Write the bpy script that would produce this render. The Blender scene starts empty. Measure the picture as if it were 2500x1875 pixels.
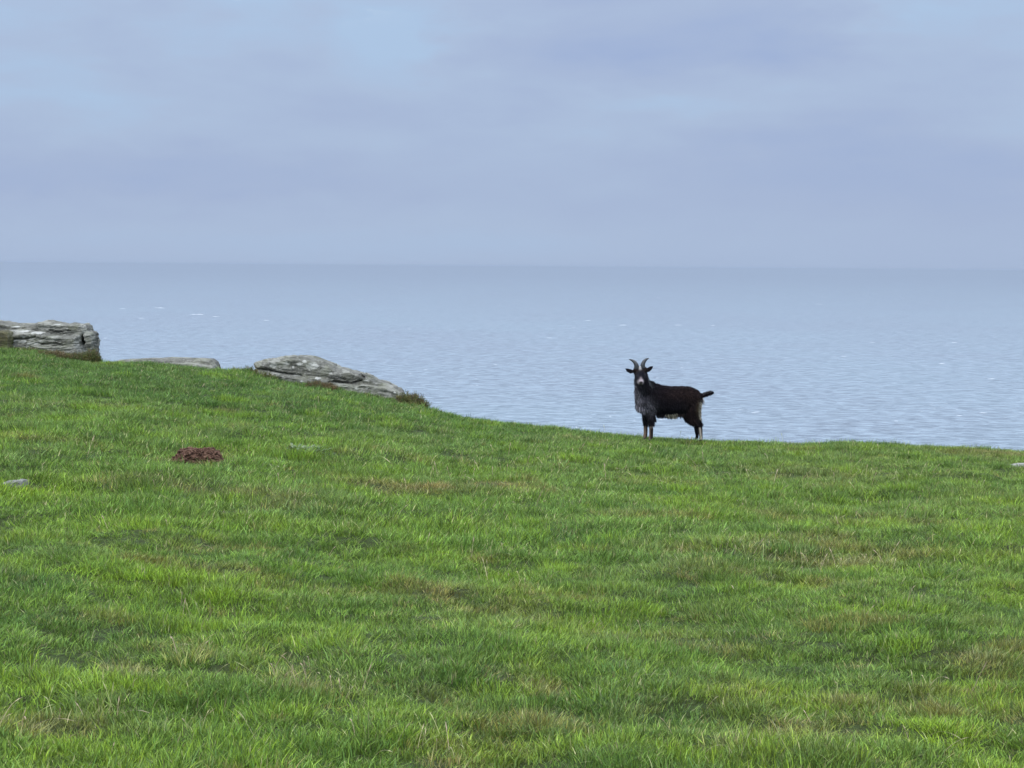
import bpy, bmesh, math, random
import numpy as np
from mathutils import Vector, Matrix, noise as mn

random.seed(7)
rng = np.random.default_rng(7)
scene = bpy.context.scene
COL = scene.collection

# ------------------------------------------------------------------ camera
F = 5000.0                       # focal length in pixels of the 2500 px wide photograph
HORIZON = 651.0
PITCH = math.atan((937.5 - HORIZON) / F)
ROLL = math.radians(0.46)
cam_d = bpy.data.cameras.new('camera')
cam = bpy.data.objects.new('camera', cam_d)
COL.objects.link(cam)
cam_d.sensor_fit = 'HORIZONTAL'
cam_d.sensor_width = 36.0
cam_d.lens = 36.0 * F / 2500.0
cam_d.clip_start = 0.1
cam_d.clip_end = 200000.0
CAMR = Matrix.Rotation(math.pi / 2 - PITCH, 4, 'X') @ Matrix.Rotation(ROLL, 4, 'Z')
cam.matrix_world = CAMR
scene.camera = cam
SEA_Z = -112.0


def ray(px, py):
    """direction through a point of the photograph, scaled so that y = 1"""
    v = CAMR.to_3x3() @ Vector(((px - 1250.0) / F, -(py - 937.5) / F, -1.0))
    return v / v.y


# ------------------------------------------------------------------ light
SUN_EL, SUN_AZ = math.radians(52), math.radians(215)      # azimuth clockwise from +Y
world = bpy.data.worlds.new('World')
scene.world = world
world.use_nodes = True
nt = world.node_tree
nt.nodes.clear()


def N(tree, typ, **kw):
    n = tree.nodes.new(typ)
    for k, v in kw.items():
        if k.startswith('in_'):
            key = k[3:]
            n.inputs[int(key) if key.isdigit() else key.replace('_', ' ')].default_value = v
        else:
            setattr(n, k, v)
    return n


def MATH(tree, op, a, b=None, clamp=False):
    n = tree.nodes.new('ShaderNodeMath')
    n.operation = op
    n.use_clamp = clamp
    for i, v in enumerate((a, b)):
        if v is None:
            continue
        if isinstance(v, (int, float)):
            n.inputs[i].default_value = v
        else:
            tree.links.new(v, n.inputs[i])
    return n.outputs[0]


def MIX(tree, fac, a, b, blend='MIX'):
    n = tree.nodes.new('ShaderNodeMix')
    n.data_type = 'RGBA'
    n.blend_type = blend
    for s, v in ((n.inputs[0], fac), (n.inputs[6], a), (n.inputs[7], b)):
        if isinstance(v, (int, float)):
            s.default_value = v
        elif isinstance(v, tuple):
            s.default_value = (*v, 1.0) if len(v) == 3 else v
        else:
            tree.links.new(v, s)
    return n.outputs[2]


def RAMP(tree, fac, stops, interp='LINEAR'):
    n = tree.nodes.new('ShaderNodeValToRGB')
    n.color_ramp.interpolation = interp
    el = n.color_ramp.elements
    while len(el) < len(stops):
        el.new(0.5)
    for e, (p, c) in zip(el, stops):
        e.position = p
        e.color = (c, c, c, 1) if isinstance(c, (int, float)) else (*c, 1)
    tree.links.new(fac, n.inputs[0])
    return n.outputs[0]


def NOISE(tree, vec, scale, detail=4, rough=0.5, dist=0.0, mapscale=None, maploc=None):
    if mapscale or maploc:
        m = tree.nodes.new('ShaderNodeMapping')
        if mapscale:
            m.inputs['Scale'].default_value = mapscale
        if maploc:
            m.inputs['Location'].default_value = maploc
        tree.links.new(vec, m.inputs[0])
        vec = m.outputs[0]
    n = tree.nodes.new('ShaderNodeTexNoise')
    n.inputs['Scale'].default_value = scale
    n.inputs['Detail'].default_value = detail
    n.inputs['Roughness'].default_value = rough
    n.inputs['Distortion'].default_value = dist
    tree.links.new(vec, n.inputs['Vector'])
    return n.outputs['Fac']


def build_world():
    L = nt.links
    out = N(nt, 'ShaderNodeOutputWorld')
    bg = N(nt, 'ShaderNodeBackground')
    sky = N(nt, 'ShaderNodeTexSky')
    sky.sky_type = 'NISHITA'
    sky.sun_disc = False
    sky.sun_elevation = SUN_EL
    sky.sun_rotation = SUN_AZ
    tc = N(nt, 'ShaderNodeTexCoord')
    vec = tc.outputs['Generated']
    sep = N(nt, 'ShaderNodeSeparateXYZ')
    L.new(vec, sep.inputs[0])
    X, Y, Z = sep.outputs
    # cloud cover: soft broad banks plus finer mottling
    n1 = NOISE(nt, vec, 1.0, 3, 0.5, 0.6, mapscale=(5, 5, 22), maploc=(3.1, 1.7, 0.4))
    n2 = NOISE(nt, vec, 1.0, 5, 0.55, 0.3, mapscale=(16, 16, 60), maploc=(0.3, 5.2, 1.1))
    n3 = NOISE(nt, vec, 1.0, 4, 0.55, 0.2, mapscale=(3.2, 3.2, 9), maploc=(7.7, 2.2, 0.9))
    high = RAMP(nt, Z, [(0.0, 0.12), (0.03, 0.45), (0.08, 1.0), (0.13, 1.0)])    # clouds get structure higher up
    a = MATH(nt, 'ADD', MATH(nt, 'MULTIPLY', n1, 0.65), MATH(nt, 'MULTIPLY', n2, 0.35))
    a = MATH(nt, 'SUBTRACT', a, 0.5)
    a = MATH(nt, 'ADD', MATH(nt, 'MULTIPLY', MATH(nt, 'MULTIPLY', a, 1.9), high), 0.5, True)

    w1 = NOISE(nt, vec, 1.0, 5, 0.6, 0.2, mapscale=(26, 26, 70), maploc=(2.3, 8.2, 3.1))
    w2 = NOISE(nt, vec, 1.0, 5, 0.6, 0.2, mapscale=(26, 26, 70), maploc=(12.3, 3.2, 6.1))
    Xd = MATH(nt, 'ADD', X, MATH(nt, 'MULTIPLY', MATH(nt, 'SUBTRACT', w1, 0.5), 0.10))
    Zd = MATH(nt, 'ADD', Z, MATH(nt, 'MULTIPLY', MATH(nt, 'SUBTRACT', w2, 0.5), 0.022))

    def blob(px, py, wx, wz, k, p=1.0):
        d = ray(px, py).normalized()
        dx = MATH(nt, 'DIVIDE', MATH(nt, 'SUBTRACT', Xd, d.x), wx)
        dz = MATH(nt, 'DIVIDE', MATH(nt, 'SUBTRACT', Zd, d.z), wz)
        r2 = MATH(nt, 'ADD', MATH(nt, 'MULTIPLY', dx, dx), MATH(nt, 'MULTIPLY', dz, dz))
        r2 = MATH(nt, 'POWER', r2, p)
        e = MATH(nt, 'POWER', 2.718, MATH(nt, 'MULTIPLY', r2, -1.0))
        front = MATH(nt, 'GREATER_THAN', Y, 0.0)
        return MATH(nt, 'MULTIPLY', MATH(nt, 'MULTIPLY', e, front), k)

    blobs = [(520, 90, .08, .016, .24), (960, 60, .03, .016, .16, 1.5),
             (1620, 60, .085, .032, -.36, 1.6), (1250, 150, .05, .012, -.18, 2.0), (1520, 290, .07, .012, .16, 2.0), (1900, 230, .05, .012, .12, 2.0),
             (2400, 90, .065, .034, .28, 1.3), (350, 420, .15, .014, -.28, 1.5), (2150, 430, .12, .022, -.16), (900, 600, .2, .012, .14),
             (150, 220, .06, .02, .14), (1080, 270, .06, .012, -.06)]
    for b in blobs:
        a = MATH(nt, 'ADD', a, blob(*b))
    a = MATH(nt, 'MINIMUM', MATH(nt, 'MAXIMUM', a, 0.0), 0.86)
    for b in [(530, -34, .05, .0125, .30, 1.2), (-80, 0, .03, .012, .14, 2.0)]:
        a = MATH(nt, 'ADD', a, blob(*b))
    cloud = RAMP(nt, a, [(0.0, (0.345, 0.442, 0.672)), (0.35, (0.388, 0.482, 0.684)), (0.6, (0.412, 0.517, 0.710)),
                         (0.86, (0.412, 0.555, 0.765)), (1.0, (0.66, 0.75, 0.88))])
    # overcast sky grows brighter towards the zenith
    gain = RAMP(nt, Z, [(0.0, 0.333), (0.13, 0.345), (0.35, 0.85), (1.0, 1.5)])
    gain = MATH(nt, 'MULTIPLY', gain, 3.0)
    white = RAMP(nt, Z, [(0.12, 0.0), (0.5, 1.0)])
    cloud = MIX(nt, MATH(nt, 'MULTIPLY', white, 0.75), cloud, MIX(nt, n3, (0.46, 0.50, 0.58), (0.62, 0.65, 0.70)))
    m = N(nt, 'ShaderNodeVectorMath', operation='SCALE')
    L.new(cloud, m.inputs[0])
    L.new(gain, m.inputs['Scale'])
    s = N(nt, 'ShaderNodeVectorMath', operation='SCALE')
    L.new(sky.outputs[0], s.inputs[0])
    s.inputs['Scale'].default_value = 0.06
    fin = MIX(nt, 0.96, s.outputs[0], m.outputs[0])
    L.new(fin, bg.inputs[0])
    bg.inputs[1].default_value = 1.0
    L.new(bg.outputs[0], out.inputs[0])


build_world()
sun_d = bpy.data.lights.new('sun', 'SUN')
sun_d.energy = 1.5
sun_d.angle = math.radians(12)
sun_d.color = (1.0, 0.96, 0.88)
sun = bpy.data.objects.new('sun', sun_d)
COL.objects.link(sun)
sdir = Vector((math.sin(SUN_AZ) * math.cos(SUN_EL), math.cos(SUN_AZ) * math.cos(SUN_EL), math.sin(SUN_EL)))
sun.rotation_euler = sdir.to_track_quat('Z', 'Y').to_euler()
sun.location = (0, -20, 40)

vs = scene.view_settings
scene.display_settings.display_device = 'sRGB'
vs.view_transform = 'Standard'
vs.look = 'None'
vs.exposure = 0.0
vs.gamma = 1.0
vs.use_curve_mapping = False
scene.cycles.use_denoising = True
scene.cycles.sample_clamp_indirect = 2.0
scene.cycles.max_bounces = 8
scene.cycles.transparent_max_bounces = 8
scene.cycles.volume_bounces = 1
scene.render.film_transparent = False


# ------------------------------------------------------------------ helpers
def tag(o, label=None, cat=None, group=None, kind=None):
    if label:
        o['label'] = label
    if cat:
        o['category'] = cat
    if group:
        o['group'] = group
    if kind:
        o['kind'] = kind
    return o


def link(o, parent=None):
    COL.objects.link(o)
    if parent is not None:
        o.parent = parent
    return o


def mesh_np(name, V, faces, mat=None, smooth=False, cols=None, colname='tint'):
    """faces: (n,k) int array with constant k, or a list of such arrays"""
    if not isinstance(faces, list):
        faces = [faces]
    me = bpy.data.meshes.new(name)
    V = np.asarray(V, dtype=np.float32)
    loops = np.concatenate([f.ravel() for f in faces]).astype(np.int32)
    tot = np.concatenate([np.full(len(f), f.shape[1]) for f in faces]).astype(np.int32)
    start = np.concatenate([[0], np.cumsum(tot)[:-1]]).astype(np.int32)
    me.vertices.add(len(V))
    me.vertices.foreach_set('co', V.ravel())
    me.loops.add(len(loops))
    me.loops.foreach_set('vertex_index', loops)
    me.polygons.add(len(tot))
    me.polygons.foreach_set('loop_start', start)
    if smooth:
        me.polygons.foreach_set('use_smooth', np.ones(len(tot), dtype=bool))
    me.update(calc_edges=True)
    me.validate()
    if cols is not None:
        at = me.attributes.new(colname, 'FLOAT_COLOR', 'POINT')
        c = np.ones((len(V), 4), dtype=np.float32)
        c[:, :3] = cols
        at.data.foreach_set('color', c.ravel())
    if mat is not None:
        me.materials.append(mat)
    return me


def hash2(i, j, seed):
    h = (i.astype(np.int64) * 374761393 + j.astype(np.int64) * 668265263 + seed * 1442695041) & 0xFFFFFFFF
    h = ((h ^ (h >> 13)) * 1274126177) & 0xFFFFFFFF
    h = h ^ (h >> 16)
    return (h & 0xFFFFFF) / float(0xFFFFFF)


def vnoise(x, y, seed=0):
    xi, yi = np.floor(x), np.floor(y)
    fx, fy = x - xi, y - yi
    fx, fy = fx * fx * fx * (fx * (fx * 6 - 15) + 10), fy * fy * fy * (fy * (fy * 6 - 15) + 10)
    a, b = hash2(xi, yi, seed), hash2(xi + 1, yi, seed)
    c, d = hash2(xi, yi + 1, seed), hash2(xi + 1, yi + 1, seed)
    return (a * (1 - fx) + b * fx) * (1 - fy) + (c * (1 - fx) + d * fx) * fy


def fbm(x, y, seed=0, octs=4, rough=0.5):
    t, amp, tot = 0.0, 1.0, 0.0
    for k in range(octs):
        c, s = math.cos(k * 1.1), math.sin(k * 1.1)
        t = t + amp * vnoise((x * c - y * s) * 2 ** k + 17.3 * k, (x * s + y * c) * 2 ** k + 5.1 * k, seed + k)
        tot += amp
        amp *= rough
    return t / tot


def new_mat(name):
    m = bpy.data.materials.new(name)
    m.use_nodes = True
    t = m.node_tree
    t.nodes.clear()
    return m, t


# ------------------------------------------------------------------ terrain shape
# the brow of the pasture: (photo x, photo y of the turf, distance)
BROW = [(-3000, 620, 42), (-1500, 700, 40), (-600, 775, 37), (-200, 820, 35), (0, 846, 34), (60, 851, 34), (120, 863, 33.5),
        (180, 873, 33.5), (240, 888, 33), (330, 889, 33), (400, 890, 32.8), (480, 902, 32.5), (540, 907, 32), (600, 905, 32),
        (640, 920, 32), (700, 938, 31.5), (800, 949, 31.2), (860, 963, 31), (950, 978, 31), (1000, 985, 30.5),
        (1040, 996, 30.5), (1085, 1015, 30), (1200, 1033, 29.6), (1400, 1053, 29.2), (1560, 1069, 29), (1700, 1078, 29),
        (1900, 1085, 29.2), (2050, 1084, 29.5), (2150, 1088, 29.7), (2300, 1096, 30), (2500, 1105, 30.4),
        (2900, 1125, 31), (3600, 1150, 33), (5500, 1200, 37)]
_bp = []
for (bx, by, bd) in BROW:
    d = ray(bx, by) * bd
    _bp.append((d.x, bd, d.z))
_bp = np.array(sorted(_bp))
_gx = np.linspace(-60, 60, 2401)
_gy = np.interp(_gx, _bp[:, 0], _bp[:, 1])
_gz = np.interp(_gx, _bp[:, 0], _bp[:, 2])
_k = np.exp(-np.linspace(-2, 2, 15) ** 2)
_k /= _k.sum()
_gz = np.convolve(np.pad(_gz, 7, 'edge'), _k, 'valid')
_k2 = np.exp(-np.linspace(-2, 2, 61) ** 2)
_k2 /= _k2.sum()
_gy = np.convolve(np.pad(_gy, 30, 'edge'), _k2, 'valid')


def height(x, y):
    x = np.asarray(x, dtype=float)
    y = np.asarray(y, dtype=float)
    yc = np.interp(x, _gx, _gy)
    zc = np.interp(x, _gx, _gz)
    s = np.clip(y / yc, -1.5, 1)
    z0 = -1.63
    w = np.where(s > 0, s * (1.25 - 0.25 * s), s * 1.25)
    # far away along the brow only, the foreground follows the same cross fall more gently
    z = z0 + (zc - z0) * w
    d = np.clip(y - yc, 0, None)
    down = 0.11 * d + 0.035 * np.minimum(d, 14) ** 2 + np.clip(d - 14, 0, None) * 1.05
    z = z - down
    und = (fbm(x / 2.3 + 4, y / 3.1, 11, 3) - 0.5) * 0.16 + (fbm(x / 0.6, y / 0.7, 23, 2) - 0.5) * 0.12 + (fbm(x / 0.24, y / 0.26, 29, 2) - 0.5) * 0.045
    fade = 0.2 + 0.8 * np.clip((yc - y) / 6.0, 0, 1)
    z = z + und * fade
    rough = np.clip((d - 12) / 20, 0, 1)
    z = z + rough * (fbm(x / 9, y / 9, 31, 5) - 0.5) * 14
    return np.maximum(z, SEA_Z - 30)


def on_ground(px, py, ymax=60.0):
    """where the view through a photo point meets the turf"""
    d = ray(px, py)
    ys = np.arange(4.0, ymax, 0.02)
    g = height(d.x * ys, ys) - d.z * ys
    hit = np.argmax(g > 0) if (g > 0).any() else len(ys) - 1
    y = ys[hit]
    return Vector((d.x * y, y, float(height(d.x * y, y))))


# ------------------------------------------------------------------ haze of the sea air
def build_haze():
    m, t = new_mat('haze_air')
    out = N(t, 'ShaderNodeOutputMaterial')
    v = N(t, 'ShaderNodeVolumePrincipled')
    v.inputs['Color'].default_value = (0.382, 0.425, 0.492, 1)
    v.inputs['Density'].default_value = HAZE_D
    v.inputs['Anisotropy'].default_value = 0.0
    t.links.new(v.outputs[0], out.inputs['Volume'])
    x0, x1, y0, y1, z0, z1 = -46000, 46000, -2500, 91000, SEA_Z - 40, 3.5
    V = [(x, y, z) for x in (x0, x1) for y in (y0, y1) for z in (z0, z1)]
    Fc = np.array([[0, 1, 3, 2], [4, 6, 7, 5], [0, 4, 5, 1], [2, 3, 7, 6], [0, 2, 6, 4], [1, 5, 7, 3]])
    o = link(bpy.data.objects.new('haze', mesh_np('haze', V, Fc, m)))
    tag(o, kind='stuff', label='pale sea haze fading the far water into the sky', cat='haze')


HAZE_D = 1.4e-4
build_haze()


# ------------------------------------------------------------------ sea
def build_sea():
    m, t = new_mat('sea_water')
    out = N(t, 'ShaderNodeOutputMaterial')
    geo = N(t, 'ShaderNodeNewGeometry')
    P = geo.outputs['Position']
    swell = NOISE(t, P, 1.0, 4, 0.6, 0.4, mapscale=(1 / 60, 1 / 60, 1))
    chop = NOISE(t, P, 1.0, 5, 0.6, 0.6, mapscale=(1 / 15, 1 / 13, 1), maploc=(4, 9, 0))
    fine = NOISE(t, P, 1.0, 4, 0.6, 0.3, mapscale=(1 / 5, 1 / 4.5, 1), maploc=(1, 3, 0))
    hgt = MATH(t, 'ADD', MATH(t, 'MULTIPLY', swell, 3.5), MATH(t, 'ADD', MATH(t, 'MULTIPLY', chop, 2.7), MATH(t, 'MULTIPLY', fine, 0.6)))
    b = N(t, 'ShaderNodeBump')
    b.inputs['Strength'].default_value = 1.0
    b.inputs['Distance'].default_value = 1.0
    t.links.new(hgt, b.inputs['Height'])
    big = NOISE(t, P, 1.0, 3, 0.5, 0.5, mapscale=(1 / 500, 1 / 900, 1), maploc=(2, 1, 0))
    facet_light = NOISE(t, P, 1.0, 5, 0.65, 0.8, mapscale=(1 / 14, 1 / 12, 1), maploc=(8, 1, 0))
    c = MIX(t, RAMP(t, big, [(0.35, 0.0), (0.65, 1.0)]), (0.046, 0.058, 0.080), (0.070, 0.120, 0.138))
    c = MIX(t, RAMP(t, facet_light, [(0.36, 0.0), (0.62, 1.0)]), c, (0.248, 0.322, 0.368))  # pale streaks: sky light on wave facets, put into the base colour
    # small breaking crests
    f1 = NOISE(t, P, 1.0, 5, 0.65, 0.5, mapscale=(1 / 11, 1 / 16, 1), maploc=(31, 17, 0))
    f2 = NOISE(t, P, 1.0, 2, 0.5, 0.0, mapscale=(1 / 210, 1 / 260, 1), maploc=(3, 27, 0))
    foam = MATH(t, 'ADD', f1, MATH(t, 'MULTIPLY', f2, 0.35))
    foam = RAMP(t, foam, [(0.875, 0.0), (0.92, 1.0)])
    c = MIX(t, foam, c, (0.75, 0.78, 0.80))
    p = N(t, 'ShaderNodeBsdfPrincipled')
    p.inputs['Roughness'].default_value = 0.22
    p.inputs['IOR'].default_value = 1.333
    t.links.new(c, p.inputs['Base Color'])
    t.links.new(b.outputs[0], p.inputs['Normal'])
    t.links.new(p.outputs[0], out.inputs[0])
    xs = np.linspace(-45000, 45000, 41)
    ys = np.concatenate([np.linspace(-2000, 6000, 17), np.linspace(8000, 90000, 20)])
    gx, gy = np.meshgrid(xs, ys)
    V = np.stack([gx.ravel(), gy.ravel(), np.full(gx.size, SEA_Z)], 1)
    nx = len(xs)
    i = np.arange(gx.size).reshape(gx.shape)
    Fc = np.stack([i[:-1, :-1].ravel(), i[:-1, 1:].ravel(), i[1:, 1:].ravel(), i[1:, :-1].ravel()], 1)
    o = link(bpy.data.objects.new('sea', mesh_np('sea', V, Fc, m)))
    tag(o, kind='structure')


build_sea()


def build_foam():
    """white crests that break here and there on the water"""
    m, t = new_mat('foam')
    out = N(t, 'ShaderNodeOutputMaterial')
    p = N(t, 'ShaderNodeBsdfPrincipled')
    p.inputs['Base Color'].default_value = (0.54, 0.57, 0.60, 1)
    p.inputs['Roughness'].default_value = 0.7
    t.links.new(p.outputs[0], out.inputs[0])
    spots = [(390, 752, 30), (480, 768, 34), (527, 773, 20), (345, 777, 14), (300, 754, 18), (240, 698, 12), (236, 682, 16),
             (160, 705, 9), (1436, 783, 16), (1340, 825, 14), (1040, 902, 8), (1665, 898, 8), (1605, 923, 9), (1000, 803, 7),
             (875, 740, 7), (880, 732, 12), (1607, 727, 14), (1635, 745, 8), (1698, 692, 8), (2012, 726, 10), (2000, 743, 16),
             (1985, 717, 9), (2218, 744, 6), (2238, 769, 8), (2400, 1008, 20), (2342, 1015, 14), (2188, 1028, 10), (1740, 795, 14),
             (1655, 794, 18), (1520, 794, 22), (650, 782, 14), (130, 808, 8), (256, 826, 8), (575, 825, 7), (518, 862, 8),
             (700, 700, 9), (1950, 690, 8), (2130, 836, 12), (2330, 836, 16), (1400, 800, 9), (1500, 720, 8), (1220, 745, 10),
             (2060, 870, 12), (2300, 888, 16), (2420, 925, 18), (1210, 890, 9), (2470, 695, 8), (1100, 690, 7), (830, 790, 8)]
    V, Fc = [], []
    r = random.Random(3)
    for (px, py, w) in spots:
        d = ray(px, py)
        y = SEA_Z / d.z
        x = d.x * y
        W = w / F * y
        n = 7
        ph = r.random() * 6
        base = len(V)
        for k in range(n + 1):
            s = k / n
            xx = x + (s - 0.5) * W
            yy = y + math.sin(s * 4 + ph) * W * 0.25
            hh = math.sin(math.pi * s) ** 0.7
            dep = (0.3 + 0.5 * r.random()) * hh * W * 0.16 + 0.3
            top = 0.10 + 0.035 * W * hh * (0.5 + r.random())
            V += [(xx, yy - dep, SEA_Z + 0.02), (xx, yy, SEA_Z + top), (xx, yy + dep, SEA_Z + 0.02)]
        for k in range(n):
            a = base + 3 * k
            Fc += [(a, a + 3, a + 4, a + 1), (a + 1, a + 4, a + 5, a + 2)]
    o = link(bpy.data.objects.new('sea_foam', mesh_np('sea_foam', V, np.array(Fc), m, True)))
    tag(o, kind='stuff', label='small white crests breaking on the grey-blue sea', cat='foam')


build_foam()

# ------------------------------------------------------------------ colour of the turf, by place
BROWN = [(1010, 1196, .55, .22, .9), (920, 1200, .3, .14, .7), (1190, 1190, .45, .2, .7), (480, 1212, .7, .22, .55), (620, 1203, .3, .14, .5),
         (305, 1652, .12, .10, .85), (755, 1692, .13, .09, .9), (1645, 1186, .3, .15, .8), (1850, 1252, .22, .16, .7),
         (1925, 1272, .3, .12, .6), (1560, 1170, .4, .2, .3), (1850, 1325, .5, .25, .35), (2020, 1315, .22, .16, .5),
         (1905, 1370, .15, .1, .6), (2060, 1385, .35, .22, .6), (2200, 1360, .35, .18, .6), (1680, 1345, .25, .16, .5),
         (1760, 1385, .4, .25, .45), (2030, 1440, .16, .14, .75), (2400, 1620, .22, .16, .6), (2080, 1712, .2, .12, .5),
         (1770, 1600, .14, .1, .6), (2000, 1790, .25, .15, .4), (2270, 1690, .2, .14, .4), (1560, 1560, .3, .14, .35),
         (100, 1770, .14, .10, .4), (265, 1790, .10, .08, .3), (400, 1580, .1, .08, .4), (260, 1510, .14, .1, .35), (1060, 1450, .2, .1, .4),
         (600, 1650, .12, .1, .25), (1330, 1690, .14, .08, .4), (2340, 1105, .5, .5, .4), (2440, 1110, .6, .5, .75), (2150, 1275, .5, .2, .35),
         (1450, 1080, .6, .4, .25), (1740, 1690, .2, .12, .3), (2480, 1750, .12, .12, .6), (1985, 1160, .9, .5, .3), (1950, 1840, .3, .1, .4)]
LUSH = [(330, 1410, .7, .4, .8), (50, 1200, .8, .6, .6), (250, 1290, .5, .3, .5), (130, 1690, .25, .2, .9), (640, 1290, .8, .4, .5),
        (1050, 1295, .8, .4, .6), (1970, 1240, .5, .25, .6), (2400, 1370, .6, .4, .6), (2450, 1700, .3, .2, .5), (900, 1740, .3, .2, .5),
        (1250, 1550, .4, .2, .5), (1040, 1830, .4, .1, .8), (520, 1470, .4, .25, .5), (700, 1430, .4, .25, .6), (1700, 1240, .5, .3, .4),
        (1500, 1590, .35, .2, .5), (600, 1110, .8, .5, .5), (2050, 1440, .4, .2, .3), (1620, 1130, .8, .4, .4), (760, 1080, .6, .5, .4),
        (2320, 1790, .3, .15, .5), (240, 1840, .3, .12, .5), (1750, 1830, .3, .1, .2)]
DARK = [(100, 1520, .4, .25, .7), (340, 1560, .16, .1, .8), (1520, 1720, .35, .14, .8), (1320, 1760, .2, .1, .7), (2160, 1660, .3, .12, .8),
        (2000, 1640, .3, .1, .6), (2440, 1500, .3, .25, .7), (1600, 1380, .6, .3, .5), (1900, 1370, .6, .3, .5), (800, 1410, .6, .3, .5),
        (400, 1190, .6, .4, .5), (2120, 1090, .9, .5, .9), (1840, 1160, .8, .4, .6), (1380, 1310, .6, .35, .6), (1100, 1680, .35, .2, .6),
        (1650, 1660, .25, .15, .4), (200, 930, 2.5, 2.5, .5), (1100, 1040, 2.5, 2, .45), (750, 1000, 2, 1.5, .45), (60, 1430, .4, .25, .6),
        (1270, 1490, .4, .2, .3), (2250, 1500, .3, .2, .3), (1000, 1430, .5, .2, .4)]


def _world_spots(lst):
    out = []
    for (px, py, wx, wy, k) in lst:
        p = on_ground(px, py)
        out.append((p.x, p.y, wx, wy * 1.6, k))
    return out


BROWN_W, LUSH_W, DARK_W = _world_spots(BROWN), _world_spots(LUSH), _world_spots(DARK)


def spots(lst, x, y):
    wob = (fbm(x * 5, y * 5, 77, 3) - 0.5) * 1.6
    t = np.zeros_like(x)
    for (cx, cy, wx, wy, k) in lst:
        r = ((x - cx) / wx) ** 2 + ((y - cy) / wy) ** 2
        t = np.maximum(t, (0.92 if lst is BROWN_W else 1.0) * k * np.exp(-np.clip(r + wob * np.minimum(r, 1.0), 0, 40)))
    return t


C_MID = np.array((0.130, 0.236, 0.052))
C_LUSH = np.array((0.184, 0.312, 0.038))
C_DARK = np.array((0.082, 0.170, 0.044))
C_BLUE = np.array((0.140, 0.215, 0.080))
C_BROWN = np.array((0.205, 0.185, 0.080))
C_STRAW = np.array((0.33, 0.29, 0.15))


def lerp(a, b, t):
    return a + (b - a) * np.clip(t, 0, 1)[:, None]


def turf_colour(x, y):
    x = np.asarray(x, float)
    y = np.asarray(y, float)
    n1 = fbm(x / 0.8, y / 1.9, 41, 5, 0.65)
    n2 = fbm(x / 0.36 + 9, y / 0.9, 43, 4, 0.65)
    n3 = fbm(x / 1.5, y / 3.0 + 3, 47, 4)
    n4 = fbm(x / 0.12, y / 0.22, 53, 3, 0.6)
    lush = np.clip((n1 - 0.53) * 4.5, 0, 1) * 0.7 * (1 - 0.55 * np.clip((y - 19) / 6, 0, 1)) + spots(LUSH_W, x, y)
    dark = np.clip((0.47 - n2) * 5, 0, 1) * 0.6 + spots(DARK_W, x, y)
    blue = np.clip((n3 - 0.50) * 4, 0, 1) * np.clip((n4 - 0.4) * 3, 0, 1) * 0.7
    brown = (1 - 0.6 * np.clip((y - 20) / 5, 0, 1)) * np.clip((fbm(x / 0.9 + 30, y / 1.0, 59, 5, 0.65) - 0.62) * 7, 0, 1) * 0.36 + spots(BROWN_W, x, y)
    right = np.clip(x / 6.0, 0, 1)
    brown = brown + 0.28 * right * n4 * np.clip(n1 * 2 - 0.4, 0, 1)
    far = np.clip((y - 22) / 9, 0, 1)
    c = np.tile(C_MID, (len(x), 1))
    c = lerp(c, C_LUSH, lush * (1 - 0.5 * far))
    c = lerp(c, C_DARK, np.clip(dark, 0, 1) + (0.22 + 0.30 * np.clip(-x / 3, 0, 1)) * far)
    c = lerp(c, C_BLUE, blue * 0.8)
    c = lerp(c, C_BROWN, brown)
    c = c * (0.72 + 0.56 * n4)[:, None]
    return c, np.clip(lush, 0, 1), np.clip(dark, 0, 1), np.clip(brown, 0, 1)


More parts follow.
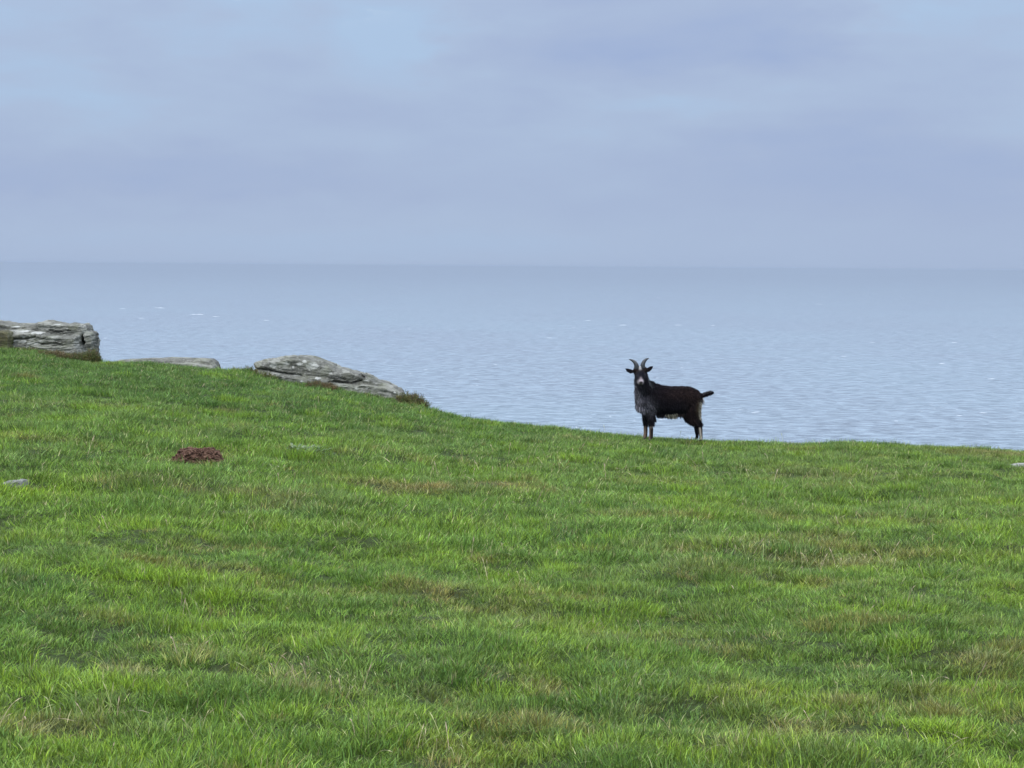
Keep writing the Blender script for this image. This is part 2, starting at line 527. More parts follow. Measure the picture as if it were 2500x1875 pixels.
# ------------------------------------------------------------------ ground sheet
def build_ground():
    m, t = new_mat('turf_soil')
    out = N(t, 'ShaderNodeOutputMaterial')
    at = N(t, 'ShaderNodeAttribute', attribute_name='tint')
    geo = N(t, 'ShaderNodeNewGeometry')
    P = geo.outputs['Position']
    fine = NOISE(t, P, 40.0, 5, 0.65)
    col = MIX(t, RAMP(t, fine, [(0.35, 0.0), (0.7, 1.0)]), (0.030, 0.034, 0.014), MIX(t, 0.75, at.outputs['Color'], (0.035, 0.050, 0.016)))
    # bare rock of the cliff below the turf
    sep = N(t, 'ShaderNodeSeparateXYZ')
    t.links.new(geo.outputs['Position'], sep.inputs[0])
    cl = RAMP(t, MATH(t, 'DIVIDE', MATH(t, 'ADD', sep.outputs[2], 40.0), 40.0, True), [(0.5, 1.0), (0.75, 0.0)])
    rk = NOISE(t, P, 0.6, 6, 0.6)
    col = MIX(t, cl, col, RAMP(t, rk, [(0.3, (0.06, 0.055, 0.05)), (0.7, (0.20, 0.19, 0.17))]))
    p = N(t, 'ShaderNodeBsdfPrincipled')
    p.inputs['Roughness'].default_value = 0.9
    p.inputs['Specular IOR Level'].default_value = 0.1
    b = N(t, 'ShaderNodeBump')
    b.inputs['Distance'].default_value = 0.03
    b.inputs['Strength'].default_value = 0.8
    t.links.new(fine, b.inputs['Height'])
    t.links.new(b.outputs[0], p.inputs['Normal'])
    t.links.new(col, p.inputs['Base Color'])
    t.links.new(p.outputs[0], out.inputs[0])
    g = lambda a, b, r, n: a + (b - a) * (np.linspace(0, 1, n) ** r)
    xr = np.concatenate([np.arange(-9, 9.001, 0.09), g(9.3, 40, 1.4, 50), g(43, 900, 2.2, 40)])
    xs = np.unique(np.concatenate([xr, -xr]))
    ys = np.concatenate([-g(2, 400, 2, 30)[::-1], np.arange(-1.5, 5, 0.3), np.arange(5, 38, 0.11), g(38.3, 70, 1.3, 50), g(72, 330, 1.5, 60)])
    gx, gy = np.meshgrid(xs, ys)
    gz = height(gx.ravel(), gy.ravel())
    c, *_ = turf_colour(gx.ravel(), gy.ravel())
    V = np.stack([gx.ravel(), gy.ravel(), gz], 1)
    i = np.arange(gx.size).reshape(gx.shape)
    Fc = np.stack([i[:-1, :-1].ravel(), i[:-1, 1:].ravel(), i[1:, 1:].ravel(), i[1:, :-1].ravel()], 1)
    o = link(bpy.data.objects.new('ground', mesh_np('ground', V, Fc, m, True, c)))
    tag(o, kind='structure')


build_ground()


# ------------------------------------------------------------------ grass
def grass_material(name, instancer=True, trans=0.28):
    m, t = new_mat(name)
    out = N(t, 'ShaderNodeOutputMaterial')
    bl = N(t, 'ShaderNodeAttribute', attribute_name='blade')
    if instancer:
        ti = N(t, 'ShaderNodeAttribute', attribute_name='tint', attribute_type='INSTANCER')
        sp = N(t, 'ShaderNodeSeparateColor')
        t.links.new(bl.outputs['Color'], sp.inputs[0])
        # blade.r brightness, blade.g dead blade, blade.b yellowness
        c = MIX(t, sp.outputs[2], ti.outputs['Color'], MIX(t, 1.0, ti.outputs['Color'], (1.45, 1.20, 0.75), 'MULTIPLY'))
        c = MIX(t, sp.outputs[1], c, (0.36, 0.32, 0.17))
        sc = N(t, 'ShaderNodeVectorMath', operation='SCALE')
        t.links.new(c, sc.inputs[0])
        t.links.new(MATH(t, 'ADD', MATH(t, 'MULTIPLY', MATH(t, 'POWER', sp.outputs[0], 1.6), 1.45), 0.48), sc.inputs['Scale'])
        c = sc.outputs[0]
    else:
        c = bl.outputs['Color']
    p = N(t, 'ShaderNodeBsdfPrincipled')
    p.inputs['Roughness'].default_value = 0.45
    p.inputs['Specular IOR Level'].default_value = 0.22
    t.links.new(c, p.inputs['Base Color'])
    tr = N(t, 'ShaderNodeBsdfTranslucent')
    t.links.new(c, tr.inputs[0])
    mx = N(t, 'ShaderNodeMixShader')
    mx.inputs[0].default_value = trans
    t.links.new(p.outputs[0], mx.inputs[1])
    t.links.new(tr.outputs[0], mx.inputs[2])
    t.links.new(mx.outputs[0], out.inputs[0])
    return m


def blades(n, radius, hmin, hmax, width, lean, curl, seed, wind=(0.25, 0.1), segs=3):
    """n grass blades; returns verts, tri/quad faces, per-vertex blade index"""
    r = np.random.default_rng(seed)
    a = r.random(n) * 2 * np.pi
    rad = radius * np.sqrt(r.random(n))
    bx, by = rad * np.cos(a), rad * np.sin(a)
    h = hmin + (hmax - hmin) * r.random(n) ** 1.3
    dirn = a + r.normal(0, 0.9, n)
    ln = lean * (0.3 + r.random(n)) * (0.4 + rad / radius)
    dx, dy = np.cos(dirn) * ln + wind[0] * r.random(n), np.sin(dirn) * ln + wind[1] * r.random(n)
    cu = curl * r.random(n) ** 1.5
    wa = r.random(n) * np.pi
    wx, wy = np.cos(wa) * width / 2, np.sin(wa) * width / 2
    V, F4, F3 = [], [], []
    per = 2 * segs + 1
    for k in range(segs + 1):
        s = k / segs
        px = bx + dx * h * (s + cu * s * s)
        py = by + dy * h * (s + cu * s * s)
        pz = h * (s - 0.45 * cu * s * s) - 0.01 * (k == 0)
        w = (1 - s ** 1.6)
        if k < segs:
            V.append(np.stack([px - wx * w, py - wy * w, pz], 1))
            V.append(np.stack([px + wx * w, py + wy * w, pz], 1))
        else:
            V.append(np.stack([px, py, pz], 1))
    V = np.stack(V, 1).reshape(-1, 3)
    b0 = np.arange(n) * per
    for k in range(segs - 1):
        F4.append(np.stack([b0 + 2 * k, b0 + 2 * k + 1, b0 + 2 * k + 3, b0 + 2 * k + 2], 1))
    F3 = np.stack([b0 + 2 * segs - 2, b0 + 2 * segs - 1, b0 + 2 * segs], 1)
    return V, [np.concatenate(F4), F3], np.repeat(np.arange(n), per), r


GRASS_MAT = grass_material('grass_blade')


def tuft_collection(name, specs):
    c = bpy.data.collections.new(name)
    for i, sp in enumerate(specs):
        V, Fc, bi, r = blades(**sp)
        n = sp['n']
        col = np.stack([r.random(n), (r.random(n) < sp_dead[i % len(sp_dead)]) * (0.5 + 0.5 * r.random(n)), r.random(n)], 1)[bi]
        me = mesh_np('%s_%02d' % (name, i), V, Fc, GRASS_MAT, False, col, 'blade')
        c.objects.link(bpy.data.objects.new('%s_%02d' % (name, i), me))
    return c


sp_dead = [0.03, 0.05, 0.02, 0.09]


def scatter(name, pts, rot, scl, idx, tint, coll, label, cat):
    me = bpy.data.meshes.new(name)
    me.vertices.add(len(pts))
    me.vertices.foreach_set('co', pts.astype(np.float32).ravel())
    a = me.attributes.new('rot', 'FLOAT_VECTOR', 'POINT')
    a.data.foreach_set('vector', rot.astype(np.float32).ravel())
    a = me.attributes.new('scl', 'FLOAT_VECTOR', 'POINT')
    a.data.foreach_set('vector', scl.astype(np.float32).ravel())
    a = me.attributes.new('idx', 'INT', 'POINT')
    a.data.foreach_set('value', idx.astype(np.int32))
    a = me.attributes.new('tint', 'FLOAT_COLOR', 'POINT')
    c4 = np.ones((len(pts), 4), np.float32)
    c4[:, :3] = tint
    a.data.foreach_set('color', c4.ravel())
    o = link(bpy.data.objects.new(name, me))
    g = bpy.data.node_groups.new(name + '_nodes', 'GeometryNodeTree')
    g.interface.new_socket('Geometry', in_out='INPUT', socket_type='NodeSocketGeometry')
    g.interface.new_socket('Geometry', in_out='OUTPUT', socket_type='NodeSocketGeometry')
    gi, go = g.nodes.new('NodeGroupInput'), g.nodes.new('NodeGroupOutput')
    ci = g.nodes.new('GeometryNodeCollectionInfo')
    ci.inputs[0].default_value = coll
    ci.inputs['Separate Children'].default_value = True
    ci.inputs['Reset Children'].default_value = True
    ip = g.nodes.new('GeometryNodeInstanceOnPoints')
    ip.inputs['Pick Instance'].default_value = True

    def att(nm, typ):
        n = g.nodes.new('GeometryNodeInputNamedAttribute')
        n.data_type = typ
        n.inputs[0].default_value = nm
        return n.outputs[0]
    L = g.links
    L.new(gi.outputs[0], ip.inputs['Points'])
    L.new(ci.outputs[0], ip.inputs['Instance'])
    L.new(att('idx', 'INT'), ip.inputs['Instance Index'])
    e2r = g.nodes.new('FunctionNodeEulerToRotation')
    L.new(att('rot', 'FLOAT_VECTOR'), e2r.inputs[0])
    L.new(e2r.outputs[0], ip.inputs['Rotation'])
    L.new(att('scl', 'FLOAT_VECTOR'), ip.inputs['Scale'])
    L.new(ip.outputs[0], go.inputs[0])
    md = o.modifiers.new('scatter', 'NODES')
    md.node_group = g
    tag(o, label, cat, kind='stuff')
    return o


# rock footprints where no turf grows, filled in below
KEEP_OFF = []          # (x, y, half width, half depth)


def clear_mask(x, y):
    ok = np.ones(len(x), bool)
    for (cx, cy, wx, wy) in KEEP_OFF:
        ok &= (((x - cx) / wx) ** 2 + ((y - cy) / wy) ** 2) > 1
    return ok


def build_grass():
    near, far = [], []
    for i in range(14):
        near.append(dict(n=64, radius=0.075, hmin=0.018, hmax=0.038 + 0.010 * (i % 3), width=0.0041, lean=0.40 + 0.18 * (i % 4), curl=0.5 + 0.2 * (i % 3), seed=100 + i))
    for i in range(8):
        far.append(dict(n=52, radius=0.095, hmin=0.018, hmax=0.050 + 0.012 * (i % 3), width=0.0058, lean=0.5 + 0.2 * (i % 4), curl=0.5, seed=300 + i, segs=2))
    cn = tuft_collection('grass_tuft_near', near)
    cf = tuft_collection('grass_tuft_far', far)

    def gen(y0, y1, dens, nvar, seed, hs):
        r = np.random.default_rng(seed)
        wmax = 0.27 * y1 + 1.6
        n = int((y1 - y0) * 2 * wmax * dens)
        x, y = (r.random(n) * 2 - 1) * wmax, y0 + (y1 - y0) * r.random(n)
        k = np.abs(x) < 0.27 * y + 1.6
        x, y = x[k], y[k]
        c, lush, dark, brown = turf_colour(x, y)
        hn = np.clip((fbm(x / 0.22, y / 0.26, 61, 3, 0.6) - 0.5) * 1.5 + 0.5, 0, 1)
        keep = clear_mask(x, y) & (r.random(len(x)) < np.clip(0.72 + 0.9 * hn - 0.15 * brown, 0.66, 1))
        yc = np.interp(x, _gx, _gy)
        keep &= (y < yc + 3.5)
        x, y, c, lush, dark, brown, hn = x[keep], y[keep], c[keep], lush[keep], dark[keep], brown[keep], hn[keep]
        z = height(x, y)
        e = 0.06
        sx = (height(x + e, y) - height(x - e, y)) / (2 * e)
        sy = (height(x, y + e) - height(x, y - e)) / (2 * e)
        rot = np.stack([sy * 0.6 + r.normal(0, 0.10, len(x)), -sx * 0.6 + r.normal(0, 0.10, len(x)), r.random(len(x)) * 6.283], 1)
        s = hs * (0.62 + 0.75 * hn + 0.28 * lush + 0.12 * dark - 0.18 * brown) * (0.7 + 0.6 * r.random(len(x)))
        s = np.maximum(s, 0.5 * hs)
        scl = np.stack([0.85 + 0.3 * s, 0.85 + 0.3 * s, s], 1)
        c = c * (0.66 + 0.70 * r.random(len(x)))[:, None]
        dead = r.random(len(x)) < 0.018 + 0.20 * brown
        c[dead] = c[dead] * 0.4 + C_STRAW * 0.55
        return np.stack([x, y, z - 0.006], 1), rot, scl, r.integers(0, nvar, len(x)), c

    STRAW_SPOTS = [(305, 1655), (298, 1640), (455, 1612), (462, 1600), (755, 1692), (745, 1700), (690, 1665), (262, 1512), (2040, 1325), (2270, 1262),
                   (1870, 1262), (1845, 1345), (2060, 1390), (2090, 1380), (1700, 1352), (2035, 1442), (2080, 1715), (2420, 1612), (1690, 1590),
                   (60, 1785), (1960, 1370), (1330, 1700), (1790, 1835)]

    def tussocks(y0, y1, n, nvar, seed, extra=(), straw=False):
        r = np.random.default_rng(seed)
        cy = y0 + (y1 - y0) * r.random(n)
        cx = (r.random(n) * 2 - 1) * (0.27 * cy + 1.2)
        if extra:
            e = [on_ground(*q) for q in extra]
            cx = np.concatenate([cx, [q.x for q in e]])
            cy = np.concatenate([cy, [q.y for q in e]])
        k = clear_mask(cx, cy)
        cx, cy = cx[k], cy[k]
        n = len(cx)
        kind = r.random(n)
        size = 0.05 + 0.09 * r.random(n)
        m_ = 4 if straw else 14
        x = (cx[:, None] + r.normal(0, 1, (n, m_)) * size[:, None]).ravel()
        y = (cy[:, None] + r.normal(0, 1, (n, m_)) * size[:, None]).ravel()
        c, *_ = turf_colour(x, y)
        kk = np.repeat(kind, m_)
        tone = np.where(kk[:, None] < .45, C_LUSH, np.where(kk[:, None] < .75, C_DARK, np.where(kk[:, None] < .93, C_BLUE, C_BROWN)))
        c = c * 0.45 + tone * 0.6
        if straw:
            c = c * 0.45 + np.array((0.21, 0.215, 0.12)) * (0.5 + 0.6 * r.random(len(x)))[:, None]
            x = np.repeat(cx, m_) + r.normal(0, .03, len(x))
            y = np.repeat(cy, m_) + r.normal(0, .04, len(y))
        z = height(x, y)
        rot = np.stack([r.normal(0, .14, len(x)), r.normal(0, .14, len(x)), r.random(len(x)) * 6.283], 1)
        sc = (1.15 + 0.55 * np.repeat(r.random(n), m_)) * (0.75 + 0.4 * r.random(len(x)))
        return np.stack([x, y, z - .006], 1), rot, np.stack([0.9 + 0.2 * sc, 0.9 + 0.2 * sc, sc], 1), r.integers(0, nvar, len(x)), c

    a = [gen(4.5, 9, 300, 14, 1, 0.82), gen(9, 14, 220, 14, 2, 0.85), tussocks(5, 14, 260, 14, 21), tussocks(5, 6, 0, 14, 23, STRAW_SPOTS, True)]
    a = [np.concatenate(q) for q in zip(*a)]
    scatter('grass', *a, cn, 'short bright green pasture grass filling the foreground', 'grass')
    b = [tussocks(14, 31, 330, 8, 22, [(px, 1090 + (px * 7) % 9) for px in range(2010, 2200, 14)] + [(px, 1100) for px in range(1880, 2450, 37)] + [(590, 912), (605, 910), (575, 912), (250, 893), (265, 893), (1090, 1018), (1320, 1050), (1700, 1085)]), gen(14, 22, 150, 8, 3, 0.92), gen(22, 30, 120, 8, 4, 0.85), gen(30, 42, 110, 8, 5, 0.85)]
    b = [np.concatenate(q) for q in zip(*b)]
    scatter('far_grass', *b, cf, 'green pasture grass up to the brow behind the foreground', 'grass')


# ------------------------------------------------------------------ tall dry stems
def build_stems():
    r = np.random.default_rng(17)
    V, F4, cols = [], [], []

    def stem(x, y, h, lx, ly, bend, w, c, head=True):
        z = float(height(x, y)) - 0.01
        n = 7
        pr = None
        for k in range(n + 1):
            s = k / n
            px = x + lx * h * (s + bend * s * s)
            py = y + ly * h * (s + bend * s * s)
            pz = z + h * (s - 0.35 * bend * s * s * (1 + s))
            ww = w * (1 - 0.6 * s)
            if head and 0.72 < s < 0.99:
                ww = w * 1.9
            b = len(V)
            for q in range(3):
                an = q * 2.094
                V.append((px + ww * math.cos(an), py + ww * math.sin(an), pz))
                cols.append(c)
            if pr is not None:
                for q in range(3):
                    F4.append((pr + q, pr + (q + 1) % 3, b + (q + 1) % 3, b + q))
            pr = b

    def straw():
        base = 1.2 * np.array(((0.42, 0.38, 0.20), (0.34, 0.36, 0.15), (0.46, 0.36, 0.24), (0.28, 0.33, 0.12))[r.integers(0, 4)])
        return tuple(base * (0.75 + 0.5 * r.random()))
    clusters = [(990, 1160, 16, .8), (1190, 1155, 30, 1.0), (1320, 1110, 22, .7), (1450, 1160, 14, .8), (1250, 1215, 14, .8), (850, 1200, 10, 1.),
                (1970, 1180, 14, 1.1), (2090, 1165, 22, 1.2), (1870, 1190, 12, 1.0), (1730, 1100, 8, .8), (2300, 1170, 5, .8), (1600, 1230, 8, .6),
                (430, 1200, 10, .9), (580, 1230, 7, .8), (120, 1100, 4, .5), (1900, 1360, 14, .4), (2090, 1380, 14, .4), (1760, 1360, 16, .5),
                (2270, 1265, 8, .5), (455, 1610, 14, .10), (480, 1520, 10, .12), (260, 1760, 12, .18), (60, 1790, 14, .25), (680, 1660, 10, .2),
                (760, 1660, 8, .1), (2020, 1400, 8, .3), (2240, 1480, 5, .1), (600, 1330, 8, .5), (1260, 1430, 10, .3), (1500, 1560, 8, .3),
                (820, 1700, 8, .15), (1800, 1830, 6, .2), (2260, 1690, 6, .2), (1210, 1360, 8, .4), (450, 1790, 6, .1), (1090, 1840, 10, .15), (950, 1820, 8, .12)]
    for (px, py, n, spr) in clusters:
        p = on_ground(px, py)
        for _ in range(n):
            x, y = p.x + r.normal(0, spr * .5), p.y + r.normal(0, spr * .5)
            far = p.y / 30
            stem(x, y, (0.09 + 0.11 * r.random()) * (0.7 + 0.6 * far), r.normal(0.1, 0.28), r.normal(0, 0.25), abs(r.normal(0, 0.5)), 0.0013 + 0.0026 * far, straw())
    for _ in range(800):
        y = 6 + 24 * r.random() ** 0.8
        x = (r.random() * 2 - 1) * (0.27 * y + 0.8)
        if not clear_mask(np.array([x]), np.array([y]))[0]:
            continue
        far = y / 30
        stem(x, y, (0.06 + 0.12 * r.random() ** 1.6) * (0.7 + 0.5 * far), r.normal(0.05, 0.4), r.normal(0, 0.4), abs(r.normal(0, 0.6)), 0.0011 + 0.0018 * far, straw())
    # the long arching stalk and a few near ones one can follow with the eye
    for (px, py, h, lx, bend) in [(1455, 1692, .17, 1.1, .7), (1520, 1700, .13, .4, .2), (2150, 1600, .14, .2, .3), (640, 1830, .16, -.5, .1), (660, 1690, .2, .5, .0),
                                  (590, 1835, .12, .6, .1), (1965, 1560, .06, .1, .3), (2215, 1520, .08, .1, .5), (2240, 1528, .10, 1.2, .3),
                                  (2190, 1500, .07, .1, .0), (300, 1700, .10, .5, .2), (1490, 1750, .08, .1, .0), (2010, 1800, .12, .1, 0), (1930, 1845, .14, -.5, .0),
                                  (1800, 1870, .15, .3, .1), (2245, 1755, .18, -.25, .1)]:
        p = on_ground(px, py)
        stem(p.x, p.y, h, lx, 0.1, bend, 0.0014, (0.45, 0.44, 0.22))
    m = grass_material('dry_stem', instancer=False, trans=0.2)
    o = link(bpy.data.objects.new('dry_grass_stems', mesh_np('dry_grass_stems', V, np.array(F4), m, True, np.array(cols), 'blade')))
    tag(o, 'thin pale straw stems standing above the short green grass', 'grass stems', kind='stuff')


# ------------------------------------------------------------------ rocks
def rock_material(name, dark, mid, light, lichen=(0.32, 0.32, 0.28), lich=0.5, moss=0.3, warm=0.0):
    m, t = new_mat(name)
    out = N(t, 'ShaderNodeOutputMaterial')
    tc = N(t, 'ShaderNodeTexCoord')
    P = tc.outputs['Object']
    n1 = NOISE(t, P, 1.0, 7, 0.65, 0.5, mapscale=(4, 4, 6))
    n2 = NOISE(t, P, 26.0, 5, 0.7)
    c = RAMP(t, n1, [(0.30, dark), (0.47, mid), (0.68, light)])
    c = MIX(t, RAMP(t, n2, [(0.35, 0.55), (0.6, 0.0)]), c, (0.045, 0.045, 0.04))
    # crusts of pale lichen
    l1 = NOISE(t, P, 4.2, 3, 0.5, 0.7, mapscale=(1, 1, 1.5))
    l2 = NOISE(t, P, 2.0, 2, 0.5, 0.0)
    lf = MATH(t, 'ADD', l1, MATH(t, 'MULTIPLY', MATH(t, 'SUBTRACT', l2, 0.5), 0.5))
    c = MIX(t, MATH(t, 'MULTIPLY', RAMP(t, lf, [(0.555, 0.0), (0.585, 1.0)]), lich), c, lichen)
    l3 = NOISE(t, P, 19.0, 2, 0.5, 0.6)
    c = MIX(t, MATH(t, 'MULTIPLY', RAMP(t, l3, [(0.61, 0.0), (0.64, 1.0)]), lich * 0.7), c, (0.40, 0.40, 0.35))
    la = N(t, 'ShaderNodeAttribute', attribute_name='lichen')
    c = MIX(t, MATH(t, 'MULTIPLY', la.outputs['Fac'], 0.85), c, MIX(t, n2, (0.34, 0.34, 0.31), (0.60, 0.60, 0.55)))
    mo = MATH(t, 'MULTIPLY', RAMP(t, NOISE(t, P, 4.5, 5, 0.65), [(0.48, 0.0), (0.62, 1.0)]), moss)
    c = MIX(t, mo, c, (0.085, 0.095, 0.035))
    p = N(t, 'ShaderNodeBsdfPrincipled')
    p.inputs['Roughness'].default_value = 0.85
    p.inputs['Specular IOR Level'].default_value = 0.25
    b = N(t, 'ShaderNodeBump')
    b.inputs['Distance'].default_value = 0.03
    b.inputs['Strength'].default_value = 0.9
    hh = MATH(t, 'ADD', NOISE(t, P, 1.0, 8, 0.7, 0.3, mapscale=(10, 10, 17)), MATH(t, 'MULTIPLY', n2, 0.4))
    t.links.new(hh, b.inputs['Height'])
    t.links.new(b.outputs[0], p.inputs['Normal'])
    t.links.new(c, p.inputs['Base Color'])
    t.links.new(p.outputs[0], out.inputs[0])
    return m


def remeshed(bm, voxel, smooth_it=0):
    me = bpy.data.meshes.new('tmp')
    bm.to_mesh(me)
    bm.free()
    o = bpy.data.objects.new('tmp', me)
    COL.objects.link(o)
    md = o.modifiers.new('r', 'REMESH')
    md.mode = 'VOXEL'
    md.voxel_size = voxel
    if smooth_it:
        s = o.modifiers.new('s', 'SMOOTH')
        s.iterations = smooth_it
        s.factor = 0.5
    dg = bpy.context.evaluated_depsgraph_get()
    dg.update()
    new = bpy.data.meshes.new_from_object(o.evaluated_get(dg))
    bpy.data.objects.remove(o)
    bpy.data.meshes.remove(me)
    return new


def slab(bm, prof, D, yf, yb, cx, cy, cz, taper=0.12):
    """a slab whose front outline is prof (photo points) at distance D, from yf in front to yb behind, with narrowed back"""
    pts = []
    for (px, py) in prof:
        d = ray(px, py) * D
        pts.append((d.x - cx, d.z - cz))
    mx = sum(p[0] for p in pts) / len(pts)
    mz = min(p[1] for p in pts)
    rings = []
    for (y, k) in ((yf, 1 - taper), (yf + 0.12 * (yb - yf), 1.0), (yf + 0.7 * (yb - yf), 0.98), (yb, 0.8)):
        rings.append([bm.verts.new((mx + (x - mx) * (1 - (1 - k) * 0.4), y, mz + (z - mz) * k)) for (x, z) in pts])
    n = len(pts)
    for a, b in zip(rings[:-1], rings[1:]):
        for i in range(n):
            bm.faces.new((a[i], a[(i + 1) % n], b[(i + 1) % n], b[i]))
    bm.faces.new(rings[0][::-1])
    bm.faces.new(rings[-1])


def rock(name, D, slabs, mat, label, cat='rock', voxel=0.022, amp=0.06, dip=0.0, seed=0, group=None, keep=None, sink=0.0, patches=(), cracks=()):
    cpx = sum(p[0] for p in slabs[0][0]) / len(slabs[0][0])
    base = ray(cpx, max(p[1] for p in slabs[0][0])) * D
    gz = float(height(base.x, D))
    bm = bmesh.new()
    for (prof, yf, yb) in slabs:
        slab(bm, prof, D, yf, yb, base.x, D, gz)
    bmesh.ops.recalc_face_normals(bm, faces=bm.faces)
    me = remeshed(bm, voxel, 2)
    me.calc_loop_triangles()
    nrm = [v.normal.copy() for v in me.vertices]
    for v, nn in zip(me.vertices, nrm):
        p = v.co
        q = Vector((p.x * 1.6 + seed, p.y * 1.6, (p.z + dip * p.x) * 5.0))
        s = Vector((p.x * 6 + seed, p.y * 6, (p.z + dip * p.x) * 20.0))
        d = mn.fractal(q, 1.0, 2.0, 4) * amp * 0.8 + mn.fractal(s, 0.8, 2.1, 4) * amp * 0.42
        # worn bedding steps
        st = (p.z + dip * p.x) * 11 + mn.noise(Vector((p.x * 1.3, p.y, seed))) * 1.5
        fr = st - math.floor(st)
        d -= amp * 0.45 * max(0.0, 1 - abs(fr - 0.5) * 7) * (0.5 + mn.noise(q * 0.7))
        v.co = p + nn * d
    def loc(px, py):
        d = ray(px, py) * D
        return d.x - base.x, d.z - gz
    for line in cracks:                                             # open joints in the rock
        L_ = [loc(*p) for p in line]
        for v, nn in zip(me.vertices, nrm):
            if nn.y > 0.25:
                continue
            x, z = v.co.x, v.co.z
            best = 9.0
            for (ax, az), (bx, bz) in zip(L_[:-1], L_[1:]):
                t_ = max(0.0, min(1.0, ((x - ax) * (bx - ax) + (z - az) * (bz - az)) / ((bx - ax) ** 2 + (bz - az) ** 2 + 1e-9)))
                best = min(best, math.hypot(x - ax - t_ * (bx - ax), z - az - t_ * (bz - az)))
            if best < 0.016:
                v.co.y += 0.055 * (1 - best / 0.016) ** 0.5
                v.co.z -= 0.01
    la = me.attributes.new('lichen', 'FLOAT', 'POINT')  # pale mask: lichen crusts, plus light painted along the outcrop's ledge
    pl = [(*loc(px, py), wx * D / F, wz * D / F) for (px, py, wx, wz) in patches]
    lv = np.zeros(len(me.vertices), np.float32)
    for k, v in enumerate(me.vertices):
        w = 1 + 0.7 * mn.noise(Vector((v.co.x * 17, v.co.y * 9, v.co.z * 17)))
        for (cx, cz, wx, wz) in pl:
            q = ((v.co.x - cx) / wx) ** 2 + ((v.co.z - cz) / wz) ** 2
            if q < 1.3 * w and nrm[k].y < 0.4:
                lv[k] = 1.0
    la.data.foreach_set('value', lv)
    me.polygons.foreach_set('use_smooth', np.zeros(len(me.polygons), dtype=bool))
    me.materials.clear()
    me.materials.append(mat)
    me.update()
    me.name = name
    o = link(bpy.data.objects.new(name, me))
    o.location = (base.x, D, gz - sink)
    tag(o, label, cat, group)
    if keep:
        KEEP_OFF.append((base.x + keep[0], D + keep[1], keep[2], keep[3]))
    return o


def z1(x, y):
    return (x / 3.95, 760 + y / 3.95)


def z3(x, y):
    return (560 + x / 4.254, 840 + y / 4.254)


